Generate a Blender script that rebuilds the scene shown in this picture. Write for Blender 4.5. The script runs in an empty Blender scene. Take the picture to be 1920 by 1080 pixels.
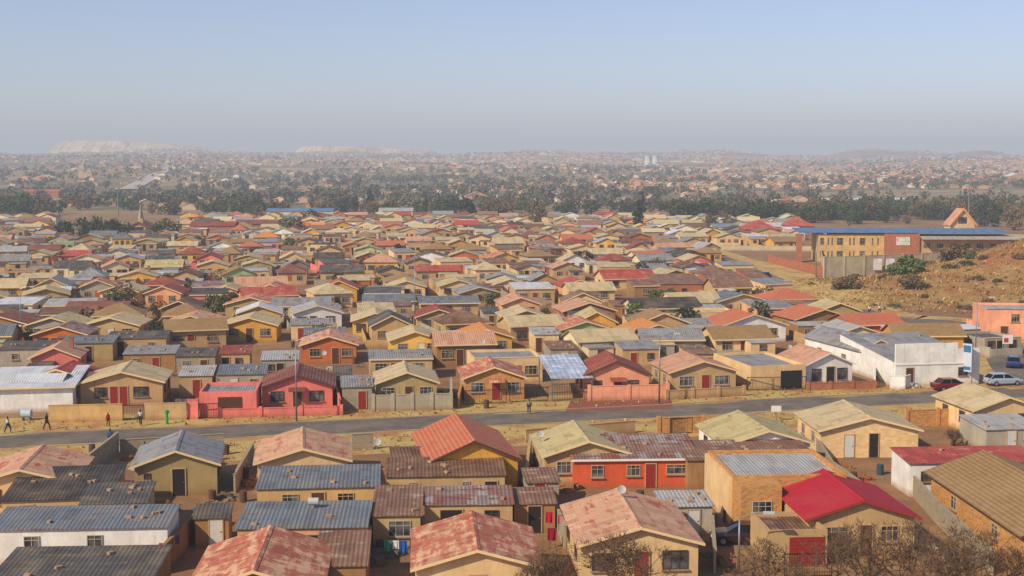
import bpy, math, random
from mathutils import Vector
from mathutils import noise as mn
random.seed(7)
R=math.radians
SC=bpy.context.scene
COL=SC.collection
FP=2500.0; CH=26.0; PIT=math.atan(235/2500)
sp,cp=math.sin(PIT),math.cos(PIT)
def ray(px,py):
    cx=(px-960)/FP; cy=-(py-540)/FP
    return Vector((cx,cp+cy*sp,-sp+cy*cp))
def G(px,py,z=0.0):
    d=ray(px,py); t=(z-CH)/d.z
    return (d.x*t,d.y*t)
def P(x,y,z=0):
    v=Vector((x,y,z-CH)); f=v.y*cp-v.z*sp; u=v.y*sp+v.z*cp
    if f<1: return (-9999,-9999)
    return (960+FP*x/f,540-FP*u/f)
def W(x0,x1,y,z=0.0):
    c=G((x0+x1)/2,y,z); f=c[1]*cp-(z-CH)*sp
    return c,(x1-x0)*f/FP
def S(t):
    t=max(0,min(1,t)); return t*t*(3-2*t)
def lin(h):
    h=h.lstrip('#'); o=[]
    for i in (0,2,4):
        c=int(h[i:i+2],16)/255
        o.append(c/12.92 if c<=.04045 else ((c+.055)/1.055)**2.4)
    return tuple(o)
# ------------------------------------------------------------------ mesh builder
class MB:
    def __init__(s): s.v=[];s.f=[];s.mi=[];s.c=[];s.T=None
    def pt(s,p):
        if s.T:
            c,n,x,y,z=s.T; p=(p[0]*c-p[1]*n+x,p[0]*n+p[1]*c+y,p[2]+z)
        s.v.append(p)
    def poly(s,pts,mi=0,col=None):
        b=len(s.v)
        for p in pts: s.pt(p)
        s.f.append(tuple(range(b,b+len(pts)))); s.mi.append(mi); s.c.append(col)
    def box(s,x0,x1,y0,y1,z0,z1,mi=0,col=None,bottom=True):
        b=len(s.v)
        for p in ((x0,y0,z0),(x1,y0,z0),(x1,y1,z0),(x0,y1,z0),(x0,y0,z1),(x1,y0,z1),(x1,y1,z1),(x0,y1,z1)): s.pt(p)
        F=[(0,1,5,4),(1,2,6,5),(2,3,7,6),(3,0,4,7),(4,5,6,7)]
        if bottom: F.append((3,2,1,0))
        for f in F: s.f.append(tuple(b+i for i in f)); s.mi.append(mi); s.c.append(col)
    def prism(s,pts,y0,y1,mi=0,col=None,caps=(1,1)):
        n=len(pts)
        if caps[0]: s.poly([(p[0],y0,p[1]) for p in pts],mi,col)
        if caps[1]: s.poly([(p[0],y1,p[1]) for p in reversed(pts)],mi,col)
        for i in range(n):
            a=pts[i]; b=pts[(i+1)%n]
            s.poly([(a[0],y0,a[1]),(a[0],y1,a[1]),(b[0],y1,b[1]),(b[0],y0,b[1])],mi,col)
    def slab(s,a,b,c,d,t,mi=0,col=None):
        lo=[(p[0],p[1],p[2]-t) for p in (a,b,c,d)]; hi=[a,b,c,d]
        s.poly(hi,mi,col); s.poly(lo[::-1],mi,col)
        for i in range(4):
            j=(i+1)%4; s.poly([lo[i],lo[j],hi[j],hi[i]],mi,col)
    def tube(s,p0,p1,r0,r1,n=6,mi=0,cap=False,col=None):
        a=Vector(p0);b=Vector(p1);d=b-a
        if d.length<1e-6: return
        d.normalize(); q=Vector((0,0,1)) if abs(d.z)<.9 else Vector((1,0,0))
        u=d.cross(q).normalized(); w=d.cross(u)
        bs=len(s.v)
        for (c,r) in ((a,r0),(b,r1)):
            for i in range(n):
                t=2*math.pi*i/n; s.pt(tuple(c+u*(r*math.cos(t))+w*(r*math.sin(t))))
        for i in range(n):
            j=(i+1)%n; s.f.append((bs+i,bs+n+i,bs+n+j,bs+j)); s.mi.append(mi); s.c.append(col)
        if cap:
            s.f.append(tuple(bs+n+i for i in range(n-1,-1,-1))); s.mi.append(mi); s.c.append(col)
            s.f.append(tuple(bs+i for i in range(n))); s.mi.append(mi); s.c.append(col)
    def mesh(s,name,mats,uv=True,smooth=False,col=False):
        me=bpy.data.meshes.new(name); me.from_pydata(s.v,[],s.f)
        if not isinstance(mats,(list,tuple)): mats=[mats]
        for m in mats: me.materials.append(m)
        me.polygons.foreach_set('material_index',s.mi)
        if smooth: me.polygons.foreach_set('use_smooth',[True]*len(s.f))
        if uv:
            ul=me.uv_layers.new(name='UVMap'); out=[]
            for p in me.polygons:
                n=p.normal
                t=Vector((-n.y,n.x,0))
                if t.length<1e-3: t=Vector((1,0,0)); v=Vector((0,1,0))
                else: t.normalize(); v=n.cross(t)
                for vi in p.vertices:
                    co=me.vertices[vi].co; out+= [co.dot(t),co.dot(v)]
            ul.data.foreach_set('uv',out)
        if col:
            ca=me.color_attributes.new('Col','FLOAT_COLOR','CORNER'); out=[]
            for f,c in zip(s.f,s.c):
                c=c or (.3,.3,.3)
                out+=[c[0],c[1],c[2],1.0]*len(f)
            ca.data.foreach_set('color',out)
        me.update(); return me
def obj(name,me,parent=None,loc=(0,0,0),rz=0):
    o=bpy.data.objects.new(name,me); COL.objects.link(o); o.location=loc; o.rotation_euler=(0,0,rz)
    if parent: o.parent=parent
    return o
def tag(o,label,cat,group=None):
    o['label']=label; o['category']=cat
    if group: o['group']=group
    return o
def thing(name,label,cat,loc=(0,0,0),rz=0,group=None):
    o=obj(name,None,None,loc,rz); o.empty_display_size=.2
    return tag(o,label,cat,group)
def struct(o): o['kind']='structure'; return o
# ------------------------------------------------------------------ materials
class NT:
    def __init__(s,name):
        s.m=bpy.data.materials.new(name); s.m.use_nodes=True; s.t=s.m.node_tree; s.n=s.t.nodes; s.l=s.t.links
        s.b=s.n['Principled BSDF']; s.b.inputs['Roughness'].default_value=.9
        s.b.inputs['Specular IOR Level'].default_value=.25
    def node(s,ty,**k):
        n=s.n.new(ty)
        for a,v in k.items(): setattr(n,a,v)
        return n
    def set(s,inp,v):
        if isinstance(v,bpy.types.NodeSocket): s.l.new(v,inp)
        else:
            if isinstance(v,tuple) and len(v)==3 and inp.type=='RGBA': v=v+(1,)
            inp.default_value=v
    def math(s,op,a,b=0.0,c=None):
        n=s.node('ShaderNodeMath',operation=op); s.set(n.inputs[0],a); s.set(n.inputs[1],b)
        if c is not None: s.set(n.inputs[2],c)
        return n.outputs[0]
    def mix(s,f,a,b,bt='MIX'):
        n=s.node('ShaderNodeMix',data_type='RGBA',blend_type=bt); s.set(n.inputs[0],f); s.set(n.inputs[6],a); s.set(n.inputs[7],b); return n.outputs[2]
    def noise(s,vec,scale,detail=4,rough=.6):
        n=s.node('ShaderNodeTexNoise'); s.l.new(vec,n.inputs['Vector']); n.inputs['Scale'].default_value=scale; n.inputs['Detail'].default_value=detail; n.inputs['Roughness'].default_value=rough; return n.outputs[0]
    def ramp(s,f,a,b):
        n=s.node('ShaderNodeMapRange'); n.interpolation_type='SMOOTHSTEP'; s.set(n.inputs[0],f); n.inputs[1].default_value=a; n.inputs[2].default_value=b; return n.outputs[0]
    def pos(s): return s.node('ShaderNodeNewGeometry').outputs['Position']
    def uv(s): return s.node('ShaderNodeTexCoord').outputs['UV']
    def objc(s): return s.node('ShaderNodeTexCoord').outputs['Object']
    def rnd(s): return s.node('ShaderNodeObjectInfo').outputs['Random']
    def sep(s,v):
        n=s.node('ShaderNodeSeparateXYZ'); s.l.new(v,n.inputs[0]); return n.outputs
    def comb(s,x,y,z=0.0):
        n=s.node('ShaderNodeCombineXYZ'); s.set(n.inputs[0],x); s.set(n.inputs[1],y); s.set(n.inputs[2],z); return n.outputs[0]
    def bump(s,h,st=.3,dist=.05):
        n=s.node('ShaderNodeBump'); n.inputs['Strength'].default_value=st; n.inputs['Distance'].default_value=dist; s.l.new(h,n.inputs['Height']); s.l.new(n.outputs[0],s.b.inputs['Normal'])
    def base(s,c): s.set(s.b.inputs['Base Color'],c)
MC={}
def sc(c,k): return tuple(min(1,x*k) for x in c)
def plain(key,hexc,rough=.8,metal=0,var=.15):
    if key in MC: return MC[key]
    t=NT(key); c=lin(hexc); n=t.noise(t.pos(),3.0,4)
    t.base(t.mix(n,sc(c,1-var),sc(c,1+var))); t.b.inputs['Roughness'].default_value=rough; t.b.inputs['Metallic'].default_value=metal
    MC[key]=t.m; return t.m
def wallm(key,hexc):
    k='plaster_'+key
    if k in MC: return MC[k]
    t=NT(k); c=lin(hexc); p=t.pos(); o=t.sep(t.objc()); r=t.rnd()
    a=t.ramp(t.noise(p,.55,5),.35,.7)
    col=t.mix(a,sc(c,.80),sc(c,1.06))
    col=t.mix(t.math('MULTIPLY',r,.35),col,sc(c,.62))
    f=t.ramp(t.noise(p,5.0,5,.7),.45,.75); col=t.mix(t.math('MULTIPLY',f,.3),col,sc(c,.6))
    sx=t.node('ShaderNodeMapping'); sx.inputs['Scale'].default_value=(2.2,2.2,.25); t.l.new(p,sx.inputs[0])
    st=t.ramp(t.noise(sx.outputs[0],1.5,4),.5,.75); col=t.mix(t.math('MULTIPLY',st,.45),col,sc(c,.5))
    g=t.math('ADD',o[2],t.math('MULTIPLY',t.noise(p,1.3,3),.6)); g=t.ramp(g,.95,.25)
    col=t.mix(t.math('MULTIPLY',g,.6),col,lin('8a6040'))
    t.base(col); t.bump(t.noise(p,14,4),.3,.02); t.b.inputs['Roughness'].default_value=.93
    MC[k]=t.m; return t.m
def brickm(key,a,b,mort='a89274',bw=.3,bh=.12):
    k='brick_'+key
    if k in MC: return MC[k]
    t=NT(k); n=t.node('ShaderNodeTexBrick'); t.l.new(t.uv(),n.inputs['Vector'])
    n.inputs['Scale'].default_value=1; n.inputs['Brick Width'].default_value=bw; n.inputs['Row Height'].default_value=bh; n.inputs['Mortar Size'].default_value=.012
    t.set(n.inputs['Color1'],lin(a)); t.set(n.inputs['Color2'],lin(b)); t.set(n.inputs['Mortar'],lin(mort)); n.inputs['Bias'].default_value=-.1
    q=t.ramp(t.noise(t.pos(),.8,5),.35,.75)
    t.base(t.mix(t.math('MULTIPLY',q,.35),n.outputs[0],sc(lin(a),.55))); t.bump(n.outputs[1],.3,-.02)
    MC[k]=t.m; return t.m
def roofm(key,c1,c2,c3,amt=.5,sp_=.28,metal=.0,rough=.7,tile=False):
    k='roof_'+key
    if k in MC: return MC[k]
    t=NT(k); uv=t.sep(t.uv()); r=t.rnd(); p=t.pos()
    off=t.math('MULTIPLY',r,37.0)
    br=t.node('ShaderNodeTexBrick'); br.offset=0.0
    t.l.new(t.comb(t.math('ADD',uv[0],off),t.math('ADD',uv[1],.3)),br.inputs['Vector']); br.inputs['Scale'].default_value=1
    br.inputs['Brick Width'].default_value=.76 if not tile else .33; br.inputs['Row Height'].default_value=2.1 if not tile else .36; br.inputs['Mortar Size'].default_value=.018; br.inputs['Mortar Smooth'].default_value=.6
    t.set(br.inputs['Color1'],lin(c1)); t.set(br.inputs['Color2'],lin(c2)); t.set(br.inputs['Mortar'],sc(lin(c1),.55))
    st=t.noise(t.comb(t.math('MULTIPLY',uv[0],.35),t.math('MULTIPLY',uv[1],1.5),off),1.0,5,.65)
    st2=t.noise(t.comb(t.math('MULTIPLY',uv[0],2.2),t.math('MULTIPLY',uv[1],.35),off),1.0,5,.65)
    bl=t.noise(p,.8,6,.7)
    m=t.math('ADD',t.math('MULTIPLY',st,.45),t.math('ADD',t.math('MULTIPLY',st2,.25),t.math('MULTIPLY',bl,.3)))
    th=.66-.3*amt
    mk=t.ramp(m,th-.03,th+.05)
    col=t.mix(mk,br.outputs[0],lin(c3))
    cr_=key=='crimson'
    wn=t.node('ShaderNodeTexWhiteNoise',noise_dimensions='3D'); t.l.new(t.comb(t.math('FLOOR',t.math('DIVIDE',uv[0],.76)),t.math('FLOOR',t.math('DIVIDE',t.math('ADD',uv[1],.3),2.1)),off),wn.inputs[0])
    col=t.mix(t.math('MULTIPLY',t.ramp(wn.outputs[0],.72,.8),0.0 if (tile or cr_) else .4),col,sc(lin(c1),.5))
    dk=t.ramp(t.noise(p,2.6,6,.75),.5,.78); col=t.mix(t.math('MULTIPLY',dk,.12 if cr_ else .6),col,sc(lin(c3),.4))
    dust=t.ramp(t.noise(p,.35,5,.6),.4,.75); col=t.mix(t.math('MULTIPLY',dust,.08 if cr_ else .33),col,lin('b0946e'))
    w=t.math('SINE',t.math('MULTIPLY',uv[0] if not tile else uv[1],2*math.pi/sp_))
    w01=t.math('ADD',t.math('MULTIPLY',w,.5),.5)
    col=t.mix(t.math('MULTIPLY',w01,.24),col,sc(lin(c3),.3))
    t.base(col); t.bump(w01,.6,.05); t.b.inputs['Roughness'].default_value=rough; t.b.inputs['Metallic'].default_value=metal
    MC[k]=t.m; return t.m
WALL={k:(lambda k=k,h=h:wallm(k,h)) for k,h in dict(cream='eac58e',tan='caa674',olive='b69c68',yellow='ecbe5c',ochre='e2a644',peach='ecae7c',pink='ee8274',salmon='f2a680',white='f0ebe0',offwhite='e8d5aa',orange='de6038',green='b5c68c',grey='b2a692',brown='a67c4e',terra='ca703a',sand='d6ae70',blue='7894ac').items()}
WALL['brick']=lambda:brickm('yellow','d4964a','a86a36')
WALL['redbrick']=lambda:brickm('red','b8603a','904828')
WALL['paleb']=lambda:brickm('pale','eeca92','d8ae72','dabc94',.4,.2)
WALL['block']=lambda:brickm('block','ac9c80','9c8c72','80766a',.4,.2)
ROOF=dict(
 rustcream=lambda:roofm('rust_on_cream','dcb08c','cf9c7a','b85646',.42),
 redcream=lambda:roofm('red_with_worn_cream','b4563f','bf6a50','dcae88',.5),
 beige=lambda:roofm('beige','d4bf94','c8b286','a28660',.3),
 greenbeige=lambda:roofm('moss_beige','c8ba84','beb07c','a67450',.35),
 grey=lambda:roofm('grey','8f9092','9c9d9e','7c6c5c',.4,rough=.6,metal=.05),
 bluegrey=lambda:roofm('blue_grey','6e767e','788086','6c625a',.35,rough=.6,metal=.05),
 dark=lambda:roofm('dark_grey','4c4a49','5a5856','746656',.4),
 black=lambda:roofm('black','3c3937','46423f','66584a',.35),
 brown=lambda:roofm('brown','6a4836','76523e','8e6a50',.4),
 rusty=lambda:roofm('rusty','7c543e','8a624e','a89a88',.35),
 rustsheets=lambda:roofm('rust_sheets','a19e9a','8a5444','7c4638',.5),
 terracotta=lambda:roofm('terracotta','c26a48','c87450','b65e44',.3,tile=True,sp_=.36),
 redtile=lambda:roofm('dark_red_tile','92402f','9c4838','80342a',.3,tile=True,sp_=.36),
 red=lambda:roofm('red','ac3e34','b44a40','c47e68',.35),
 crimson=lambda:roofm('crimson','b0202e','b4222f','a41e2a',.1),
 orange=lambda:roofm('orange','dc9444','d28440','c26e3c',.3,tile=True,sp_=.36),
 browntile=lambda:roofm('brown_tile','a28054','96764a','8a6c4a',.3,tile=True,sp_=.36),
 brownred=lambda:roofm('brown_red','80483a','8a4e3e','704038',.3,tile=True,sp_=.36),
 pinktile=lambda:roofm('faded_pink','d2a080','ca9474','b87e62',.35),
 white=lambda:roofm('white','dcdee0','d0d4d8','b5afa6',.2,rough=.5),
 whiteblue=lambda:roofm('silver_sheet','c4d0e0','9ab0d0','e6eaee',.5,sp_=.6,rough=.35,metal=.2),
 lightgrey=lambda:roofm('light_grey','b6b5b2','aaaaa8','928a80',.35,rough=.6),
 blue=lambda:roofm('blue','4c7aa8','567fac','7c90a4',.2),
)
RNAME=dict(rustcream='rust patched',redcream='worn red',beige='beige',greenbeige='mossy',grey='grey sheet',bluegrey='bluish grey',dark='dark grey',black='black',brown='brown',rusty='rusty',rustsheets='patchwork sheet',terracotta='terracotta',redtile='dark red',red='bright red',orange='orange',browntile='brown tile',brownred='maroon',pinktile='faded pink',white='white',lightgrey='pale grey',blue='blue',whiteblue='silver')
RHEX=dict(rustcream='c8947a',redcream='ba6a56',beige='ccb88e',greenbeige='beb280',grey='8f9092',bluegrey='767e84',dark='545252',black='423e3b',brown='72503c',rusty='8a6450',rustsheets='947266',terracotta='c26a48',redtile='944234',red='ac3e34',orange='d88c44',browntile='98784e',brownred='80483a',pinktile='cc9c7c',white='dcdee0',lightgrey='b0b0ae',blue='3478b8')
WHEX=dict(cream='eac58e',tan='caa674',olive='b69c68',yellow='ecbe5c',ochre='e2a644',peach='ecae7c',pink='ee8274',salmon='f2a680',white='f0ebe0',offwhite='e8d5aa',orange='de6038',green='b5c68c',grey='b2a692',brown='a67c4e',terra='ca703a',sand='d6ae70',brick='be864a',redbrick='a85c3a',block='ac9c80')
WNAME=dict(offwhite='ivory',brick='brick',redbrick='redbrick',terra='rust coloured',sand='sandy')
glass=NT('window_glass'); glass.base(glass.mix(glass.ramp(glass.noise(glass.pos(),.9,2),.35,.7),(.012,.016,.024),(.16,.16,.15))); glass.b.inputs['Roughness'].default_value=.12; glass.b.inputs['Specular IOR Level'].default_value=.6; glass=glass.m
frameW=plain('frame_white','b0a490'); frameB=plain('frame_brown','5a3a28'); frameC=plain('frame_cream','b89a72')
doorM=dict(red=plain('door_red','8c2820'),brown=plain('door_brown','57341f'),dark=plain('door_dark','2a221e'),blue=plain('door_blue','2f4f80'),white=plain('door_white','c8c4ba'),orange=plain('door_orange','b0582c'))
FAS=dict(cream=plain('fascia_cream','e4c490'),white=plain('fascia_white','dedbd2'),brown=plain('fascia_brown','5a3a2a'),red=plain('fascia_red','9a3028'))
brickchim=brickm('chimney','a86242','8a4c32')
concrete=wallm('concrete','b7ab90'); steel=plain('galvanised_steel','8a8c8e',.45,.6); blackm=plain('black_metal','1c1c1e',.6)
# ------------------------------------------------------------------ windows, doors
CA={}
def window_meshes(w,h,fm,mull=2):
    k=(round(w,1),round(h,1),fm.name,mull)
    if k in CA: return CA[k]
    w,h=k[0],k[1]
    m=MB(); t=.055; D=.07
    m.box(-w/2,w/2,-D,-.002,0,t); m.box(-w/2,w/2,-D,-.002,h-t,h); m.box(-w/2,-w/2+t,-D,-.002,t,h-t); m.box(w/2-t,w/2,-D,-.002,t,h-t)
    for i in range(1,mull+1):
        x=-w/2+w*i/(mull+1); m.box(x-.02,x+.02,-D+.015,-.004,t,h-t)
    m.box(-w/2+t,w/2-t,-D+.02,-.006,h*.66,h*.66+.04)
    fr=m.mesh('window',fm)
    p=MB(); p.poly([(-w/2+t,-.02,t),(w/2-t,-.02,t),(w/2-t,-.02,h-t),(-w/2+t,-.02,h-t)]); pn=p.mesh('pane',glass)
    s=MB(); s.box(-w/2-.08,w/2+.08,-.16,-.003,-.09,-.003); sl=s.mesh('sill',concrete)
    CA[k]=(fr,pn,sl); return CA[k]
def add_window(root,x,y,z,w,h,rz=0,fm=None,mull=2,sill=True):
    fr,pn,sl=window_meshes(w,h,fm or frameW,mull)
    a=obj('window',fr,root,(x,y,z),rz); obj('pane',pn,a)
    if sill: obj('sill',sl,a)
def door_mesh(w,h,dm):
    k=('door',round(w,1),round(h,1),dm.name)
    if k in CA: return CA[k]
    m=MB(); m.box(-w/2,w/2,-.05,-.002,0,h); a=m.mesh('door',dm)
    f=MB(); f.box(-w/2-.08,-w/2-.002,-.08,-.003,0,h+.08); f.box(w/2+.002,w/2+.08,-.08,-.003,0,h+.08); f.box(-w/2,w/2,-.08,-.003,h+.002,h+.08); b=f.mesh('door_frame',frameC)
    g=MB(); g.box(w/2-.15,w/2-.05,-.1,-.052,1.0,1.06); c=g.mesh('handle',steel)
    CA[k]=(a,b,c); return CA[k]
def add_door(root,x,y,z,w=.9,h=2.0,dm='brown',rz=0,sub=True):
    a,b,c=door_mesh(w,h,doorM[dm]); d=obj('door',a,root,(x,y,z),rz)
    if sub: obj('frame',b,d); obj('handle',c,d)
def garage_mesh(w,h,dm):
    m=MB(); n=7
    for i in range(n): m.box(-w/2,w/2,-.06,-.002,h*i/n+.01,h*(i+1)/n-.01)
    m.box(-w/2+.01,w/2-.01,-.04,-.003,0,h)
    return m.mesh('garage_door',dm)
# ------------------------------------------------------------------ houses
def g_walls(m,w,d,hw,rise,kind,col=None,mi=0):
    x=w/2
    if kind=='v': m.prism([(-x,0),(x,0),(x,hw),(0,hw+rise),(-x,hw)],0,d,mi,col)
    elif kind=='u':
        m.poly([(-x,0,0),(x,0,0),(x,0,hw),(-x,0,hw)],mi,col); m.poly([(x,d,0),(-x,d,0),(-x,d,hw),(x,d,hw)],mi,col)
        m.poly([(x,0,0),(x,d,0),(x,d,hw),(x,d/2,hw+rise),(x,0,hw)],mi,col); m.poly([(-x,d,0),(-x,0,0),(-x,0,hw),(-x,d/2,hw+rise),(-x,d,hw)],mi,col)
    elif kind=='hip': m.box(-x,x,0,d,0,hw,mi,col)
    elif kind=='para':
        t=.2; m.box(-x,x,0,t,0,hw,mi,col); m.box(-x,x,d-t,d,0,hw,mi,col); m.box(-x,-x+t,t,d-t,0,hw-.002,mi,col); m.box(x-t,x,t,d-t,0,hw-.002,mi,col)
    else:
        m.poly([(-x,0,0),(x,0,0),(x,0,hw),(-x,0,hw)],mi,col); m.poly([(x,d,0),(-x,d,0),(-x,d,hw+rise),(x,d,hw+rise)],mi,col)
        m.poly([(x,0,0),(x,d,0),(x,d,hw+rise),(x,0,hw)],mi,col); m.poly([(-x,d,0),(-x,0,0),(-x,0,hw),(-x,d,hw+rise)],mi,col)
def g_roof(m,w,d,hw,rise,kind,o=.35,t=.07,col=None,mi=0):
    x=w/2+o
    if kind=='v':
        s=rise/(w/2); ze=hw-o*s+.09; zr=hw+rise+.09
        m.slab((-x,-o,ze),(0,-o,zr),(0,d+o,zr),(-x,d+o,ze),t,mi,col); m.slab((0,-o,zr),(x,-o,ze),(x,d+o,ze),(0,d+o,zr),t,mi,col)
    elif kind=='u':
        s=rise/(d/2); ze=hw-o*s+.09; zr=hw+rise+.09; h=d/2
        m.slab((-x,-o,ze),(x,-o,ze),(x,h,zr),(-x,h,zr),t,mi,col); m.slab((-x,h,zr),(x,h,zr),(x,d+o,ze),(-x,d+o,ze),t,mi,col)
    elif kind=='hip':
        ze=hw+.02; zr=hw+rise; q=min(w,d)/2
        if w>=d: A=(-w/2+q,d/2,zr);B=(w/2-q,d/2,zr)
        else: A=(0,q,zr);B=(0,d-q,zr)
        a=(-x,-o,ze);b=(x,-o,ze);c=(x,d+o,ze);e=(-x,d+o,ze)
        if w>=d: F=[[a,b,B,A],[b,c,B],[c,e,A,B],[e,a,A]]
        else: F=[[a,b,A],[b,c,B,A],[c,e,B],[e,a,A,B]]
        for f in F: m.poly(f,mi,col)
        m.poly([e,c,b,a],mi,col)
    elif kind=='para':
        m.slab((-w/2+.2,.2,hw-.45),(w/2-.2,.2,hw-.45),(w/2-.2,d-.2,hw-.3),(-w/2+.2,d-.2,hw-.3),t,mi,col)
    else:
        s=rise/d; a=hw-o*s+.09; b=hw+rise+o*s+.09
        m.slab((-x,-o,a),(x,-o,a),(x,d+o,b),(-x,d+o,b),t,mi,col)
def fascia(m,w,d,hw,rise,kind,o):
    x=w/2+o
    if kind=='v':
        s=rise/(w/2); ze=hw-o*s+.09; zr=hw+rise+.09; f=.16
        m.prism([(-x,ze-f),(0,zr-f),(0,zr+.01),(-x,ze+.01)],-o-.05,-o-.003); m.prism([(0,zr-f),(x,ze-f),(x,ze+.01),(0,zr+.01)],-o-.05,-o-.003)
    elif kind=='u':
        s=rise/(d/2); ze=hw-o*s+.09; m.box(-x,x,-o-.05,-o-.003,ze-.16,ze+.01)
    elif kind=='hip': m.box(-x,x,-o-.04,-o-.003,hw-.12,hw+.03)
    elif kind=='flat': s=rise/d; a=hw-o*s+.09; m.box(-x,x,-o-.05,-o-.003,a-.16,a+.005)
    else: m.box(-w/2-.04,w/2+.04,-.05,.25,hw,hw+.06)
PLACED=[]; FLATS=[]
def house(pos,w,d,rot,wall,roof,label,kind='v',hw=2.5,rise=1.15,o=.35,feat=None,fasc='cream',cat='house',name='house',lod=0,chim=None,group=None,z0=0,sides=True,fm=None,ext=None):
    rz=R(rot); root=thing(name,label,cat,(pos[0],pos[1],z0),rz,group)
    PLACED.append((pos[0]-math.sin(rz)*d/2,pos[1]+math.cos(rz)*d/2,max(w,d)/2))
    if kind=='flat' and pos[1]<200: FLATS.append((pos,w,d,rz,hw,rise,label))
    m=MB(); g_walls(m,w,d,hw,rise,kind); m.box(-w/2,w/2,0,d,-1.0,-.003); obj('wall',m.mesh('wall',WALL[wall]()),root)
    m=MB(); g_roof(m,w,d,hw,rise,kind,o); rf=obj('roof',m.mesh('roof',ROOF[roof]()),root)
    if fasc and lod<2:
        m=MB(); fascia(m,w,d,hw,rise,kind,o); obj('fascia',m.mesh('fascia',FAS[fasc]),root)
    if kind=='v' and lod==0:
        m=MB(); zr=hw+rise+.1; m.prism([(-.2,zr-.04),(.2,zr-.04),(0,zr+.05)],-o-.02,d+o+.02); obj('ridge_cap',m.mesh('ridge_cap',ROOF[roof]()),rf)
    if chim:
        cx,cy=chim; m=MB(); m.box(cx-.25,cx+.25,cy-.25,cy+.25,hw+.2,hw+rise+.75); m.box(cx-.3,cx+.3,cy-.3,cy+.3,hw+rise+.753,hw+rise+.85); obj('chimney',m.mesh('chimney',brickchim),rf)
    if ext:
        ex,ew,ed,wk_,rk_=ext; eh=2.15
        m=MB(); m.box(ex-ew/2,ex+ew/2,-ed,-.004,0,eh); e=obj('extension',m.mesh('extension',WALL[wk_]()),root)
        m=MB(); m.slab((ex-ew/2-.12,-ed-.15,eh+.04),(ex+ew/2+.12,-ed-.15,eh+.04),(ex+ew/2+.12,-.01,eh+.22),(ex-ew/2-.12,-.01,eh+.22),.06); obj('extension_roof',m.mesh('extension_roof',ROOF[rk_]()),e)
        add_window(root,ex,-ed,1.0,1.0,.9,0,fm or frameB,1,False)
    fm=fm or (frameW if random.random()<.4 else (frameC if random.random()<.5 else frameB))
    if feat is None:
        if cat=='house':
            q=w*.29; dd=random.choice([0,0,-.1,.12])*w
            feat=[('w',-q+dd*.3,min(1.5,w*.2),1.1,.95),('d',dd,.9,2.0,random.choice(['red','brown','brown','dark','white','orange'])),('w',q+dd*.3,min(1.5,w*.2),1.1,.95)]
        else:
            feat=[('d',random.uniform(-.35,.35)*w,.85,1.95,random.choice(['brown','dark','white','red']))]
            if w>4: feat.append(('w',(-.25 if feat[0][1]>0 else .25)*w,.9,.8,1.1))
    for f in feat:
        if f[0]=='w': add_window(root,f[1],0,f[4],f[2],f[3],0,fm,mull=2 if f[2]>1 else 1,sill=lod<2)
        elif f[0]=='d': add_door(root,f[1],0,.05,f[2],f[3],f[4],sub=lod<2)
        elif f[0]=='g': obj('garage_door',garage_mesh(f[2],f[3],doorM[f[4]]),root,(f[1],0,.03))
        elif f[0]=='c':
            m=MB(); m.slab((f[1]-.9,-1.2,2.15),(f[1]+.9,-1.2,2.15),(f[1]+.9,-.003,2.4),(f[1]-.9,-.003,2.4),.06); obj('canopy',m.mesh('canopy',ROOF[f[2]]()),root)
    if sides and lod<2:
        for s in (-1,1):
            for yy in ((d*.28,d*.72) if lod==0 else (d*.5,)):
                add_window(root,s*w/2,yy,1.0,1.1,1.0,R(90)*s,fm,1,sill=lod==0)
    return root
def H(x0,x1,yb,wall,roof,label,kind='v',d=7.5,rot=None,z=0,wo=.6,**k):
    c,w=W(x0,x1,yb,z)
    if rot is None: rot=9+c[0]*.12
    return house(c,max(1.5,(w-wo)/math.cos(R(rot))),d,rot,wall,roof,label,kind=kind,**k)
def shed(x0,x1,yb,wall,roof,label,d=4,rot=6,z=0,**k):
    k.setdefault('hw',2.4); k.setdefault('rise',.35); k.setdefault('o',.15); k.setdefault('kind','flat'); k.setdefault('cat','outbuilding'); k.setdefault('name','outbuilding'); k.setdefault('fasc',None); k.setdefault('sides',False)
    return H(x0,x1,yb,wall,roof,label,d=d,rot=rot,z=z,wo=.3,**k)
# ---- foreground rows (this side of the road)
shed(-25,285,1092,'brown','dark','long dark corrugated roofed building filling the bottom left corner',d=5.6,rot=3,z=2.4,feat=[])
shed(-20,315,992,'white','bluegrey','long white building with blue grey roof near the bottom left',d=4.2,rot=4,z=2.4,feat=[('w',-3,1.0,.9,1.1),('w',1,1.0,.9,1.1)])
shed(5,205,937,'tan','black','tan building with stepped black roof at the left edge',d=7.5,rot=8,z=2.4,rise=.6,feat=[('d',-2,.9,2,'dark'),('w',2,1.4,1,1)])
shed(150,276,945,'tan','dark','lower tan building with dark grey roof right of the black roof',d=4.5,rot=8,z=2.3,hw=2.3,rise=.35,feat=[('w',-1,1.2,.8,1.1)])
house((-14.2,71.5),7.0,8.5,4,'brown','redcream','house with rust red roof cut by the bottom edge, left of centre',hw=2.6,rise=1.1,fasc='cream')
shed(585,690,1062,'brown','rusty','narrow brown sheet roofed lean to beside the rust red roof at bottom',d=6,rot=4,z=2.4,feat=[])
shed(442,690,992,'peach','bluegrey','peach outbuilding with wavy blue grey roof and roof vent, bottom left of centre',d=5.2,rot=3,z=2.35,feat=[('w',-1.8,1.2,.8,1.1),('d',1.0,1.2,1.9,'dark'),('d',3.3,.8,1.9,'brown')])
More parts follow.
